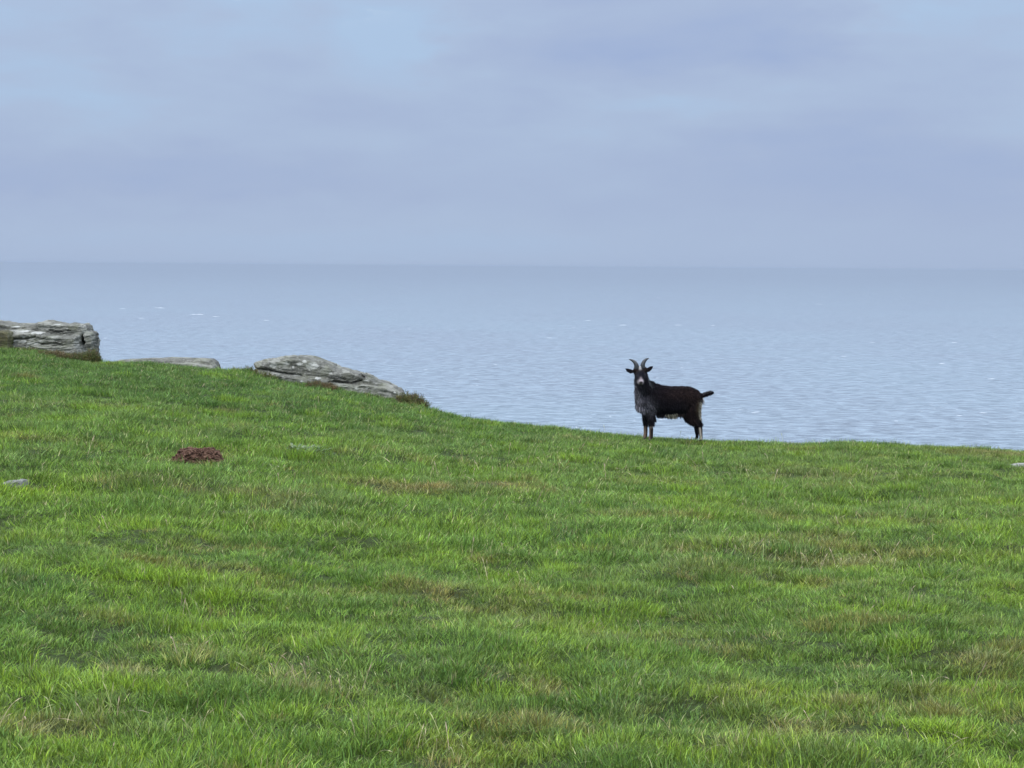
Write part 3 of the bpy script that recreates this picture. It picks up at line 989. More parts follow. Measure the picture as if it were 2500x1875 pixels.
def build_rocks():
    grey = rock_material('grey_lichen_rock', (0.075, 0.075, 0.064), (0.165, 0.163, 0.138), (0.255, 0.248, 0.212), moss=0.35)
    brownish = rock_material('mossy_rock', (0.045, 0.042, 0.02), (0.10, 0.09, 0.04), (0.17, 0.15, 0.08), lich=0.15, moss=0.8)
    pale = rock_material('pale_stone', (0.10, 0.10, 0.09), (0.23, 0.23, 0.21), (0.38, 0.375, 0.345), lich=0.5, moss=0.1)
    # left rock: a block split into beds
    up = [z1(*p) for p in [(-520, 120), (-60, 112), (110, 130), (330, 132), (430, 100), (500, 98), (620, 125), (790, 130), (822, 190),
                           (790, 240), (430, 240), (-60, 230), (-520, 240)]]
    lo = [z1(*p) for p in [(-520, 190), (-60, 182), (340, 186), (430, 212), (600, 226), (770, 236), (775, 300), (800, 372), (820, 440), (300, 400),
                           (-60, 360), (-520, 360)]]
    end = [z1(*p) for p in [(800, 200), (872, 204), (890, 262), (884, 335), (890, 440), (806, 440), (800, 330), (818, 300), (815, 250)]]
    rock('rock_outcrop', 34.1, [(lo, -0.30, 1.1), (up, -0.02, 1.0), (end, 0.0, 0.7)], grey,
         'square-ended grey lichened rock outcrop at the left edge of the photo', 'rock', seed=3.0, amp=0.045, voxel=0.017,
         patches=[(*z1(x, y), wx / 3.95, wy / 3.95) for (x, y, wx, wy) in [(340, 262, 28, 14), (432, 286, 16, 9), (350, 302, 46, 13), (385, 204, 48, 12),
                  (220, 188, 70, 9), (230, 285, 60, 14), (515, 268, 20, 7), (100, 180, 60, 6), (270, 240, 30, 8), (545, 130, 30, 8), (150, 150, 40, 6)]],  # long thin strips along the ledge paint the light it catches
         cracks=[[z1(100, 250), z1(240, 262), z1(380, 240)], [z1(480, 180), z1(560, 196), z1(680, 180)], [z1(440, 310), z1(560, 300), z1(640, 318)]], keep=(0, .4, .9, .5))
    mo = [z1(*p) for p in [(-80, 190), (40, 182), (80, 205), (95, 245), (85, 290), (95, 360), (-80, 360)]]
    rock('mossy_boulder', 33.55, [(mo, -0.1, 0.45)], brownish,
         'small olive mossy boulder in front of the square-ended outcrop at the left edge', 'boulder', seed=9.0, amp=0.03, voxel=0.016)
    # low flat rock
    fl = [z1(*p) for p in [(1120, 480), (1250, 466), (1400, 456), (1500, 452), (1700, 453), (1880, 455), (2025, 464), (2062, 500), (2092, 560), (2092, 620), (1120, 620)]]
    fl2 = [z1(*p) for p in [(1500, 520), (1640, 492), (1800, 488), (2000, 520), (2070, 530), (2080, 620), (1500, 620)]]
    rock('flat_rock', 33.3, [(fl, 0.0, 0.8), (fl2, -0.15, 0.3)], grey,
         'low flat grey rock barely showing above the turf between two bigger rocks', 'rock', seed=14.0, amp=0.022, voxel=0.02, keep=(.1, .4, .6, .4))
    # long sloping rock
    up = [z3(*p) for p in [(252, 208), (290, 196), (380, 168), (470, 150), (520, 134), (600, 129), (720, 134), (850, 160), (1000, 204), (1060, 225),
                           (1110, 260), (1200, 274), (1290, 285), (1400, 318), (1470, 352), (1530, 394), (1640, 424), (1700, 470),
                           (1380, 375), (1260, 388), (1090, 362), (900, 322), (740, 308), (560, 280), (400, 250), (262, 246)]]
    lo = [z3(*p) for p in [(250, 266), (400, 268), (560, 300), (760, 322), (900, 328), (1090, 386), (1270, 408), (1380, 392), (1500, 402), (1640, 430),
                           (1712, 456), (1780, 500), (1830, 560), (1830, 640), (1200, 600), (700, 500), (250, 420)]]
    kn = [z3(*p) for p in [(1085, 400), (1120, 398), (1200, 400), (1300, 410), (1350, 440), (1350, 600), (1085, 560)]]
    rock('long_rock', 31.9, [(lo, -0.14, 1.0), (up, -0.04, 1.1), (kn, -0.24, 0.2)], grey,
         'long humped grey rock with pale lichen spots sloping down towards the goat', 'rock', seed=21.0, amp=0.038, dip=0.18, voxel=0.014,
         patches=[(*z3(x, y), wx / 4.254, wy / 4.254) for (x, y, wx, wy) in [(460, 226, 30, 22), (598, 198, 40, 16), (665, 238, 13, 12), (780, 180, 20, 14),
                  (862, 228, 56, 26), (730, 205, 30, 14), (715, 320, 40, 11), (300, 318, 30, 13), (930, 350, 26, 10), (1050, 302, 14, 10), (1430, 380, 24, 9),
                  (1160, 345, 22, 9), (1330, 455, 20, 9), (1440, 450, 18, 8), (1720, 500, 12, 10), (760, 385, 16, 8)]],
         cracks=[[z3(290, 254), z3(400, 264), z3(520, 290), z3(640, 306), z3(750, 318)], [z3(1150, 345), z3(1200, 360)],
                 [z3(1040, 392), z3(1110, 385), z3(1200, 398), z3(1280, 402), z3(1330, 382), z3(1372, 375)], [z3(1360, 318), z3(1400, 345)]], keep=(.2, .55, 1.1, .5))
    # pale stones in the turf
    a = [(8, 1182), (14, 1172), (24, 1168), (36, 1171), (48, 1166), (58, 1169), (63, 1178), (60, 1189), (40, 1197), (12, 1196)]
    p = on_ground(36, 1190)
    rock('pale_stone', p.y, [(a, -0.12, 0.18)], pale, 'small pale grey stone sunk in the grass near the left edge',
         'stone', seed=33.0, amp=0.018, voxel=0.01, group='stones sunk in the turf', keep=(0, 0, .17, .17), sink=0.006)
    b = [(2452, 1136), (2462, 1129), (2478, 1124), (2500, 1121), (2540, 1117), (2590, 1122), (2600, 1150), (2452, 1150)]
    p = on_ground(2500, 1142)
    rock('buried_stone', p.y, [(b, -0.15, 0.5)], pale, 'pale buried stone cut off by the right edge of the photo',
         'stone', seed=41.0, amp=0.02, voxel=0.014, group='stones sunk in the turf', keep=(.1, .05, .25, .15), sink=0.075)


build_rocks()
# the outline of each rock is bare of turf


# ------------------------------------------------------------------ heap of earth
def build_mound():
    m, t = new_mat('red_earth')
    out = N(t, 'ShaderNodeOutputMaterial')
    tc = N(t, 'ShaderNodeTexCoord')
    P = tc.outputs['Object']
    n = NOISE(t, P, 30.0, 6, 0.7, 1.0)
    c = RAMP(t, n, [(0.32, (0.034, 0.018, 0.014)), (0.50, (0.112, 0.058, 0.038)), (0.68, (0.25, 0.155, 0.105))])
    p = N(t, 'ShaderNodeBsdfPrincipled')
    p.inputs['Roughness'].default_value = 0.9
    p.inputs['Specular IOR Level'].default_value = 0.15
    b = N(t, 'ShaderNodeBump')
    b.inputs['Distance'].default_value = 0.02
    t.links.new(n, b.inputs['Height'])
    t.links.new(b.outputs[0], p.inputs['Normal'])
    t.links.new(c, p.inputs['Base Color'])
    t.links.new(p.outputs[0], out.inputs[0])
    g = on_ground(473, 1132)
    k = g.y / F * 1.05
    r = random.Random(5)
    bm = bmesh.new()
    # heap outline from the photo: broad, flat topped, a little higher at the left and right shoulder
    prof = [(-62, 2), (-50, 10), (-34, 30), (-16, 38), (4, 34), (20, 35), (38, 37), (50, 28), (58, 12), (63, 2)]
    for i in range(900):
        x = r.uniform(-60, 60)
        top = np.interp(x, [q[0] for q in prof], [q[1] for q in prof])
        yy = r.uniform(-1, 1)
        h = top * math.sqrt(max(0, 1 - yy * yy)) * r.uniform(0.15, 1.0)
        if i < 500:
            h = top * math.sqrt(max(0, 1 - yy * yy)) * r.uniform(0.88, 1.0)
        s = r.uniform(0.010, 0.026)
        ax = r.random() * 3
        M = Matrix.Translation((x * k, yy * 32 * k, h * k)) @ Matrix.Rotation(ax, 4, 'Z') @ Matrix.Rotation(r.uniform(-.5, .5), 4, 'Y') @ Matrix.Diagonal((s * r.uniform(1, 2.2), s * .8, s * .6, 1))
        bmesh.ops.create_icosphere(bm, subdivisions=1, radius=1, matrix=M)
    for v in bm.verts:
        v.co += mn.noise_vector(v.co * 60) * 0.004
    # solid core
    core = []
    for i in range(25):
        x = -58 + 116 * i / 24
        top = np.interp(x, [q[0] for q in prof], [q[1] for q in prof]) * 0.93
        ring = []
        for j in range(13):
            a = math.pi * j / 12
            ring.append(bm.verts.new((x * k, -math.cos(a) * 31 * k, math.sin(a) * top * k - (0.03 if j in (0, 12) else 0))))
        core.append(ring)
    for a, b in zip(core[:-1], core[1:]):
        for j in range(12):
            bm.faces.new((a[j], a[j + 1], b[j + 1], b[j]))
    me = bpy.data.meshes.new('earth_mound')
    bm.to_mesh(me)
    bm.free()
    me.materials.append(m)
    o = link(bpy.data.objects.new('earth_mound', me))
    o.location = g + Vector((0, 0.1, -0.01))
    tag(o, 'low crumbly heap of reddish brown earth on the green slope', 'mound')
    KEEP_OFF.append((g.x, g.y + 0.08, 0.28, 0.30))


build_mound()


# ------------------------------------------------------------------ heather and weeds
def heather(px, py, D, w, h, seed, cset, label, n=900, cat='heather'):
    r = np.random.default_rng(seed)
    d = ray(px, py)
    x0 = d.x * D
    V, F3, cols = [], [], []
    cset = np.array(cset)
    # woody stems fan out of the base, small leaves along them
    for i in range(n // 12):
        a = r.random() * 2 * math.pi
        rr = math.sqrt(r.random())
        bx, by = rr * w * 0.42 * math.cos(a), rr * w * 0.30 * math.sin(a)
        hh = h * (1 - 0.55 * rr * rr) * (0.6 + 0.5 * r.random())
        tx, ty = bx * 1.35 + r.normal(0, 0.02), by * 1.35 + r.normal(0, 0.02)
        gz = float(height(x0 + bx, D + by)) - float(height(x0, D))
        c = cset[r.integers(0, len(cset))] * (0.7 + 0.6 * r.random())
        b = len(V)
        V += [(bx - .003, by, gz - .02), (bx + .003, by, gz - .02), (tx, ty, gz + hh)]
        F3.append((b, b + 1, b + 2))
        cols += [c * .7] * 3
        for _ in range(14):
            s = 0.15 + 0.9 * r.random()
            q = np.array((bx + (tx - bx) * s, by + (ty - by) * s, gz + hh * s)) + r.normal(0, 0.010, 3)
            u = r.normal(0, 1, 3)
            u[2] = abs(u[2]) + 0.5
            u /= np.linalg.norm(u)
            v = np.cross(u, r.normal(0, 1, 3))
            v /= np.linalg.norm(v)
            L, W = 0.014 + 0.020 * r.random(), 0.0045
            b = len(V)
            V += [q - v * W, q + v * W, q + u * L]
            F3.append((b, b + 1, b + 2))
            cc = c * (0.7 + 0.6 * r.random())
            cols += [cc] * 3
    m = HEATH_MAT
    o = link(bpy.data.objects.new('heather_bush', mesh_np('heather_bush', V, np.array(F3), m, False, np.array(cols), 'blade')))
    o.location = (x0, D, float(height(x0, D)))
    tag(o, label, cat, 'low heather growing against the rocks')
    return o


HEATH_MAT = grass_material('heather_leaf', instancer=False, trans=0.2)
OLIVE = [(0.10, 0.125, 0.032), (0.14, 0.135, 0.04), (0.075, 0.10, 0.03), (0.15, 0.11, 0.055)]
RUSTY = [(0.13, 0.085, 0.035), (0.10, 0.075, 0.03), (0.17, 0.12, 0.06), (0.09, 0.105, 0.03)]


def build_heather():
    heather(1008, 975, 30.5, 0.46, 0.19, 1, OLIVE, 'dense olive heather bush at the lower right end of the long rock', 4200)
    heather(205, 876, 33.0, 0.55, 0.15, 2, OLIVE, 'olive-brown heather below the square end of the left outcrop', 3600)
    heather(226, 884, 32.9, 0.24, 0.24, 9, OLIVE, 'upright olive heather clump leaning on the square end of the left outcrop', 2200)
    heather(140, 866, 33.0, 0.60, 0.10, 3, RUSTY, 'rusty brown low heather under the left outcrop, left of its square end', 3000)
    heather(785, 948, 31.0, 0.46, 0.12, 4, RUSTY, 'dark brown heather patch in front of the middle of the long rock', 2600)
    heather(615, 915, 31.8, 0.26, 0.11, 5, OLIVE, 'small dark tuft of heather at the upper left end of the long rock', 700)
    heather(655, 928, 31.7, 0.34, 0.10, 6, OLIVE, 'short olive heather below the left end of the long rock', 700)
    heather(925, 975, 31.1, 0.50, 0.06, 7, OLIVE, 'thin brownish heather strip under the lower edge of the long rock', 700)
    heather(70, 855, 33.5, 0.46, 0.06, 8, OLIVE, 'thin green-brown heather strip beside the mossy boulder', 600)


build_heather()


def build_weed():
    """a patch of silvery broad leaves"""
    r = np.random.default_rng(8)
    g = on_ground(757, 1108)
    V, F4, cols = [], [], []
    for i in range(95):
        a = r.random() * 6.283
        rr = math.sqrt(r.random())
        bx, by = rr * 0.21 * math.cos(a), rr * 0.18 * math.sin(a)
        gz = float(height(g.x + bx, g.y + by)) - g.z
        L, W = 0.05 + 0.05 * r.random(), 0.009 + 0.008 * r.random()
        da = a + r.normal(0, 1)
        up = 0.3 + 0.9 * r.random()
        dx, dy = math.cos(da), math.sin(da)
        sx, sy = -dy, dx
        b = len(V)
        n = 4
        for k in range(n + 1):
            s = k / n
            w = W * math.sin(math.pi * min(0.97, 0.12 + 0.86 * s))
            cx, cy, cz = bx + dx * L * s, by + dy * L * s, gz + 0.015 + L * up * (s - 0.55 * s * s)
            V += [(cx - sx * w, cy - sy * w, cz), (cx + sx * w, cy + sy * w, cz)]
            c = np.array(((0.11, 0.19, 0.055), (0.07, 0.13, 0.03), (0.20, 0.24, 0.12))[r.integers(0, 3)]) * (0.8 + 0.3 * r.random())
            cols += [c, c]
        for k in range(n):
            F4.append((b + 2 * k, b + 2 * k + 1, b + 2 * k + 3, b + 2 * k + 2))
    o = link(bpy.data.objects.new('weed_patch', mesh_np('weed_patch', V, np.array(F4), HEATH_MAT, True, np.array(cols), 'blade')))
    o.location = g
    tag(o, 'low patch of silvery green broad leaves in the turf below the long rock', 'weed')


build_weed()
build_grass()
build_stems()

# ------------------------------------------------------------------ goat
GD = 28.4                        # distance of the goat
GS = GD / F / 6.914              # metres per unit of the enlarged tracing
GREF = ray(1500 + 1000 / 6.914, 850 + 1500 / 6.914) * GD
GORI = Vector((GREF.x, GD, float(height(GREF.x, GD))))


def gp(x, y, d=0.0):
    """tracing units to local metres; d is depth away from the viewer"""
    return Vector(((x - 1000) * GS, d * GS, (1500 - y) * GS + (GREF.z - GORI.z)))


def ball(bm, p, rx, ry, rz, rot=None):
    M = Matrix.Translation(p)
    if rot is not None:
        M = M @ rot
    M = M @ Matrix.Diagonal((rx * GS, ry * GS, rz * GS, 1))
    bmesh.ops.create_icosphere(bm, subdivisions=2, radius=1, matrix=M)


def limb(bm, pts, step=10):
    """pts: (x, y, depth, rx, rz[, rdepth])"""
    for a, b in zip(pts[:-1], pts[1:]):
        a = a if len(a) == 6 else (*a, a[3])
        b = b if len(b) == 6 else (*b, b[3])
        L = math.dist(a[:3], b[:3])
        n = max(2, int(L / step))
        for i in range(n + 1):
            s = i / n
            q = [a[j] + (b[j] - a[j]) * s for j in range(6)]
            ball(bm, gp(q[0], q[1], q[2]), q[3], q[5], q[4])


def horn_mesh(pts, rad):
    P = [gp(*p) for p in pts]
    # catmull-rom through the points
    def cr(a, b, c, d, t):
        return 0.5 * ((2 * b) + (c - a) * t + (2 * a - 5 * b + 4 * c - d) * t * t + (-a + 3 * b - 3 * c + d) * t ** 3)
    path = []
    Q = [P[0] * 2 - P[1]] + P + [P[-1] * 2 - P[-2]]
    for i in range(len(P) - 1):
        for k in range(10):
            path.append(cr(Q[i], Q[i + 1], Q[i + 2], Q[i + 3], k / 10))
    path.append(P[-1])
    V, F4 = [], []
    n = len(path)
    for i, p in enumerate(path):
        s = i / (n - 1)
        tg = (path[min(i + 1, n - 1)] - path[max(i - 1, 0)]).normalized()
        u = tg.cross(Vector((0, 1, 0))).normalized()
        w = tg.cross(u)
        r = rad * GS * (1 - s) ** 0.62 * (1 + 0.06 * math.sin(i * 2.1)) + 0.0012
        for k in range(10):
            a = k * math.pi / 5
            V.append(p + u * r * math.cos(a) + w * r * 1.35 * math.sin(a))
        if i:
            for k in range(10):
                F4.append(((i - 1) * 10 + k, (i - 1) * 10 + (k + 1) % 10, i * 10 + (k + 1) % 10, i * 10 + k))
    return V, np.array(F4)


def fur_colour(x, y, d, nz=0.0):
    """coat pattern in tracing units"""
    def g(cx, cy, wx, wy):
        return math.exp(-(((x - cx) / wx) ** 2 + ((y - cy) / wy) ** 2))
    c = Vector((0.0075, 0.0065, 0.009))
    br = g(1080, 740, 330, 130) * .9 + g(1330, 820, 150, 200) * .7 + g(1280, 1120, 110, 160) * .8 + g(1340, 1230, 90, 60) * .5
    c = c.lerp(Vector((0.017, 0.0105, 0.0095)), min(1, br))
    gr = g(380, 850, 80, 210) * 1.1 + g(470, 1000, 130, 90) * .8 + g(590, 1000, 80, 120) * .65 + g(540, 860, 60, 100) * .3 + g(330, 560, 40, 160) * .25 * (d > -260)
    gr *= 0.75 + 0.5 * nz
    c = c.lerp(Vector((0.135, 0.130, 0.150)), min(1, gr))
    c = c.lerp(Vector((0.075, 0.082, 0.085)), min(1, g(545, 560, 45, 130) * 0.9 * (d > -250)))
    c = c.lerp(Vector((0.10, 0.075, 0.04)), min(1, g(1400, 1020, 40, 120) * .5))
    # pale rump and inner thigh
    rump = max(0.0, min(1, (x - 1400 - max(0, y - 1100) * 0.05) / 25)) * max(0.0, min(1, (y - 870) / 40)) * max(0.0, min(1, (1200 - y) / 40))
    c = c.lerp(Vector((0.42, 0.38, 0.30)), rump * 0.65)
    # belly
    if y > 1105 and 800 < x < 1120:
        c = c.lerp(Vector((0.26, 0.24, 0.18)), min(1, (y - 1105) / 35) * math.exp(-((x - 945) / 110) ** 2))
    # shins
    if y > 1300 and x < 720:
        c = c.lerp(Vector((0.19, 0.13, 0.095)), min(1, (y - 1300) / 15) * (0.9 if (x < 530 or 566 < x < 590) else 0.12))
        c = c.lerp(Vector((0.38, 0.30, 0.26)), g(600, 1315, 30, 22) * .9)
    if y > 1325 and x > 1380:
        c = c.lerp(Vector((0.40, 0.35, 0.30)), min(1, (y - 1325) / 20) * math.exp(-((x - (1440 + (y - 1340) * 0.12)) / 16) ** 2) * (d < 60))
    # face
    if d < -200 and x < 560 and y < 680:
        f = Vector((0.010, 0.010, 0.014))
        c = c.lerp(f, min(1, 1.3 * g(405, 440, 95, 90)))
        c = c.lerp(Vector((0.032, 0.030, 0.036)), (g(335, 450, 30, 60) + g(490, 430, 32, 60)) * .8)
        c = c.lerp(Vector((0.045, 0.030, 0.025)), (g(325, 350, 50, 40) + g(485, 345, 50, 35)) * .75)
        c = c.lerp(Vector((0.60, 0.58, 0.58)), min(1, g(400, 318, 26, 26) * 1.5))
        c = c.lerp(Vector((0.40, 0.345, 0.365)), min(1, 1.25 * math.exp(-((((x - 408) / 52) ** 2 + ((y - 546) / 50) ** 2) ** 2))))
        c = c.lerp(Vector((0.24, 0.20, 0.21)), min(1, .8 * g(405, 488, 20, 26)))
        c = c.lerp(Vector((0.03, 0.022, 0.026)), min(1, 1.3 * g(408, 556, 30, 24)))
        c = c.lerp(Vector((0.02, 0.018, 0.022)), min(1, 1.3 * g(408, 595, 36, 13)))
    return c


def build_goat():
    root = link(bpy.data.objects.new('goat', None))
    root.location = GORI
    tag(root, 'black-brown horned goat with a pale muzzle standing on the grassy brow, looking at the camera', 'goat')
    m, t = new_mat('goat_fur')
    out = N(t, 'ShaderNodeOutputMaterial')
    at = N(t, 'ShaderNodeAttribute', attribute_name='fur')
    p = N(t, 'ShaderNodeBsdfPrincipled')
    p.inputs['Roughness'].default_value = 0.8
    p.inputs['Specular IOR Level'].default_value = 0.04
    t.links.new(at.outputs['Color'], p.inputs['Base Color'])
    t.links.new(p.outputs[0], out.inputs[0])

    def plain(name, col, rough=0.5):
        mm, tt = new_mat(name)
        o_ = N(tt, 'ShaderNodeOutputMaterial')
        tc = N(tt, 'ShaderNodeTexCoord')
        nn = NOISE(tt, tc.outputs['Object'], 90, 3, 0.6)
        pp = N(tt, 'ShaderNodeBsdfPrincipled')
        tt.links.new(MIX(tt, nn, tuple(0.7 * v for v in col), tuple(1.25 * v for v in col)), pp.inputs['Base Color'])
        pp.inputs['Roughness'].default_value = rough
        tt.links.new(pp.outputs[0], o_.inputs[0])
        return mm
    horn_m = plain('horn', (0.030, 0.033, 0.036), 0.5)
    hoof_m = plain('hoof', (0.03, 0.025, 0.022), 0.5)
    eye_m = plain('eye', (0.03, 0.018, 0.008), 0.1)

    bm = bmesh.new()
    # trunk
    limb(bm, [(520, 830, -125, 165, 215, 150), (640, 850, -95, 190, 258, 178), (780, 868, -50, 190, 250, 190), (950, 885, 0, 190, 246, 200),
              (1120, 878, 45, 180, 240, 195), (1260, 850, 85, 155, 203, 175), (1350, 850, 115, 115, 165, 150), (1405, 850, 130, 70, 110, 110)], 30)
    ball(bm, gp(680, 695, -85), 125, 90, 108)
    ball(bm, gp(790, 730, -50), 130, 90, 106)
    ball(bm, gp(575, 640, -130), 110, 75, 108)                       # withers
    ball(bm, gp(1215, 760, 75), 130, 140, 118)                      # croup
    # breast and neck
    limb(bm, [(520, 850, -150, 140, 200, 130), (430, 900, -185, 95, 150, 105), (415, 960, -185, 80, 95, 90)], 25)
    limb(bm, [(590, 770, -115, 150, 175, 140), (500, 680, -160, 130, 150, 128), (440, 570, -195, 132, 130, 122), (425, 450, -205, 112, 92, 100)], 25)
    limb(bm, [(400, 660, -215, 78, 90, 70), (385, 800, -220, 62, 110, 60), (400, 900, -215, 60, 100, 60)], 25)
    # head
    ball(bm, gp(405, 395, -250), 106, 104, 90)
    limb(bm, [(405, 400, -290, 82, 72, 70), (405, 450, -340, 72, 60, 66), (406, 505, -395, 54, 48, 55), (408, 548, -420, 48, 42, 46)], 10)
    limb(bm, [(405, 480, -280, 80, 66, 80), (407, 560, -330, 58, 50, 70), (408, 592, -385, 36, 26, 36)], 14)
    for (x, y) in ((332, 350), (478, 345)):
        ball(bm, gp(x, y, -285), 46, 46, 42)
    ball(bm, gp(402, 325, -290), 44, 42, 36)
    ball(bm, gp(342, 430, -325), 22, 22, 20)                        # brow ridges
    ball(bm, gp(470, 428, -325), 22, 22, 20)
    # nostril pads
    ball(bm, gp(392, 545, -455), 15, 12, 14)
    ball(bm, gp(424, 545, -455), 15, 12, 14)
    # ears
    for (x0, y0, x1, y1, dd) in ((300, 388, 165, 342, -255), (505, 385, 615, 298, -255)):
        n = 16
        for i in range(n + 1):
            s = i / n
            w = 8 + 34 * math.sin(math.pi * (0.12 + 0.80 * s)) ** 0.9
            if s > 0.85:
                w *= 1 - (s - 0.85) * 3.2
            an = math.atan2(-(y1 - y0), x1 - x0)
            ball(bm, gp(x0 + (x1 - x0) * s, y0 + (y1 - y0) * s + 10 * math.sin(math.pi * s) * (1 if x0 < 400 else -0.3), dd + 20 * s), 14, 11, w,
                 Matrix.Rotation(-an, 4, 'Y'))
    # fore legs: near one on the right, far one on the left
    limb(bm, [(600, 960, -170, 95, 110, 70), (600, 1080, -175, 82, 90, 62), (598, 1180, -178, 62, 60, 52), (606, 1270, -180, 44, 44, 44), (604, 1308, -184, 38, 34, 40),
              (606, 1350, -182, 38, 30, 36), (606, 1440, -180, 35, 30, 34), (602, 1492, -184, 37, 26, 35), (596, 1520, -192, 28, 20, 30)], 10)
    limb(bm, [(530, 960, -40, 85, 100, 66), (520, 1090, -35, 70, 85, 56), (520, 1190, -30, 52, 60, 48), (522, 1270, -30, 40, 44, 40), (520, 1305, -34, 35, 32, 38),
              (522, 1350, -30, 37, 30, 35), (522, 1440, -28, 35, 30, 34), (518, 1486, -32, 37, 24, 35), (510, 1512, -40, 27, 18, 28)], 10)
    # hind legs: hip, stifle, hock, cannon
    for (ox, dd, oy) in ((14, 10, 0), (-34, 215, -12)):
        limb(bm, [(1330 + ox, 900 + oy, dd, 120, 150, 70), (1300 + ox, 1020 + oy, dd - 10, 112, 120, 72), (1272 + ox, 1110 + oy, dd - 15, 92, 88, 64),
                  (1312 + ox, 1205 + oy, dd - 8, 90, 76, 54), (1366 + ox, 1275 + oy, dd, 68, 52, 44), (1416 + ox, 1298 + oy, dd + 6, 52, 46, 38)], 12)
        limb(bm, [(1426 + ox, 1275 + oy, dd + 8, 44, 44, 36), (1432 + ox, 1335 + oy, dd + 4, 44, 38, 38), (1440 + ox, 1420 + oy, dd - 4, 38, 34, 35),
                  (1450 + ox, 1490 + oy, dd - 10, 30, 28, 30), (1446 + ox, 1535 + oy, dd - 18, 30, 22, 30)], 10)
        limb(bm, [(1400 + ox, 1000 + oy, dd + 20, 50, 90, 50), (1392 + ox, 1120 + oy, dd + 10, 42, 80, 40), (1420 + ox, 1230 + oy, dd + 8, 30, 50, 28)], 14)
    # tail
    limb(bm, [(1420, 790, 140, 48, 42), (1470, 805, 150, 44, 40), (1520, 795, 150, 40, 36), (1590, 766, 145, 40, 38), (1640, 754, 140, 26, 28)], 8)
    me = remeshed(bm, 0.0085, 3)
    me.name = 'goat_body'
    nv = len(me.vertices)
    P = np.empty(nv * 3, np.float32)
    me.vertices.foreach_get('co', P)
    P = P.reshape(-1, 3)
    Nn = np.array([v.normal[:] for v in me.vertices])
    off = GREF.z - GORI.z

    def tr(q):
        return q[0] / GS + 1000, 1500 - (q[2] - off) / GS, q[1] / GS
    at = me.attributes.new('fur', 'FLOAT_COLOR', 'POINT')
    cols = np.ones((nv, 4), np.float32)
    for i in range(nv):
        x, y, d = tr(P[i])
        nz = mn.noise(Vector((x / 60, y / 160, d / 60)))
        c = fur_colour(x, y, d, nz) * (1 + 0.35 * nz)
        cols[i, :3] = c
    at.data.foreach_set('color', cols.ravel())
    me.materials.clear()
    me.materials.append(m)
    me.polygons.foreach_set('use_smooth', np.ones(len(me.polygons), dtype=bool))
    link(bpy.data.objects.new('body', me), root)

    # hair: thin tapered locks lying along the body, longer on chest, flank, belly and rump
    r = np.random.default_rng(4)
    V, F3, C = [], [], []
    V2, F2, C2 = [], [], []          # beard and chest mane

    def lock(q, nrm, L, w, c, VV, FF, CC, flow, lift):
        f = Vector(flow)
        nrm = Vector(nrm)
        f = (f - nrm * f.dot(nrm))
        if f.length < 1e-3:
            f = Vector((0, 0, -1))
        f = (f.normalized() + nrm * lift + Vector(r.normal(0, 0.16, 3))).normalized()
        s = f.cross(nrm)
        if s.length < 1e-3:
            s = Vector((1, 0, 0))
        s.normalize()
        q = Vector(q) - nrm * 0.003
        mid = q + f * L * 0.5 + nrm * 0.002
        tip = mid + (f + Vector((0, 0, -0.35))).normalized() * L * 0.5
        b = len(VV)
        VV += [q - s * w, q + s * w, mid - s * w * .75, mid + s * w * .75, tip]
        FF += [(b, b + 1, b + 3), (b, b + 3, b + 2), (b + 2, b + 3, b + 4)]
        k = 0.30 + 2.4 * r.random() ** 3
        CC += [tuple(v * k for v in c)] * 5

    pick = r.integers(0, nv, 30000)
    for i in pick:
        x, y, d = tr(P[i])
        if y > 1290 and r.random() < 0.75:
            continue
        head = d < -230 and y < 640 and x < 560
        if d < -320 and abs(x - 408) < 62 and 470 < y < 630:
            continue
        ear = (x < 285 or (x > 520 and y < 400)) and y < 440 and x < 640
        if ear and r.random() < .8:
            continue
        L = 0.036
        if head:
            L = 0.010 if y > 400 else 0.016
        elif ear:
            L = 0.007
        elif y > 1290:
            L = 0.008
        elif x > 1440 and y < 860:
            L = 0.034
        elif x < 640 and y > 560:
            L = 0.045
        elif y > 1050:
            L = 0.045
        elif y > 900:
            L = 0.034
        flow = (0.55, 0.1, -0.8) if x > 620 else (0.15, 0.0, -1)
        if y < 760 and x > 700:
            flow = (1, 0.25, -0.35)
        if x > 1440 and y < 860:
            flow = (1, 0, 0.15)
        if head:
            flow = (0.0, 0.4, -0.4) if y > 380 else (0, 0.4, 0.6)
        if ear:
            flow = (-1, 0, 0) if x < 400 else (1, 0, .6)
        c = fur_colour(x, y, d, mn.noise(Vector((x / 40, y / 120, d / 40))))
        lock(P[i], Nn[i], L * (0.6 + 0.8 * r.random()), 0.0030, c, V, F3, C, flow, 0.34)
    link(bpy.data.objects.new('coat', mesh_np('goat_coat', V, np.array(F3), m, False, np.array(C), 'fur')), root)
    # beard, chest mane, belly fringe, rump fringe
    def tuftset(x0, x1, y0, y1, d0, d1, n, L, flow, colr):
        for _ in range(n):
            s = r.random()
            x, y, d = x0 + (x1 - x0) * s + r.normal(0, 8), y0 + (y1 - y0) * s + r.normal(0, 10), d0 + (d1 - d0) * r.random()
            lock(gp(x, y, d), (0, -1, 0), L * (0.5 + 0.8 * r.random()), 0.003, colr(x, y), V2, F2, C2, flow, 0.1)
    blk = lambda x, y: (0.014, 0.013, 0.017)
    tuftset(375, 440, 600, 600, -400, -340, 240, 0.075, (0, 0, -1), blk)
    beard = link(bpy.data.objects.new('beard', mesh_np('goat_beard', V2, np.array(F2), m, False, np.array(C2), 'fur')), root)
    V2, F2, C2 = [], [], []
    grey = lambda x, y: tuple(np.array((0.13, 0.125, 0.145)) * (0.6 + 0.7 * r.random()))
    tuftset(335, 360, 620, 940, -260, -200, 420, 0.06, (-0.12, 0, -1), grey)
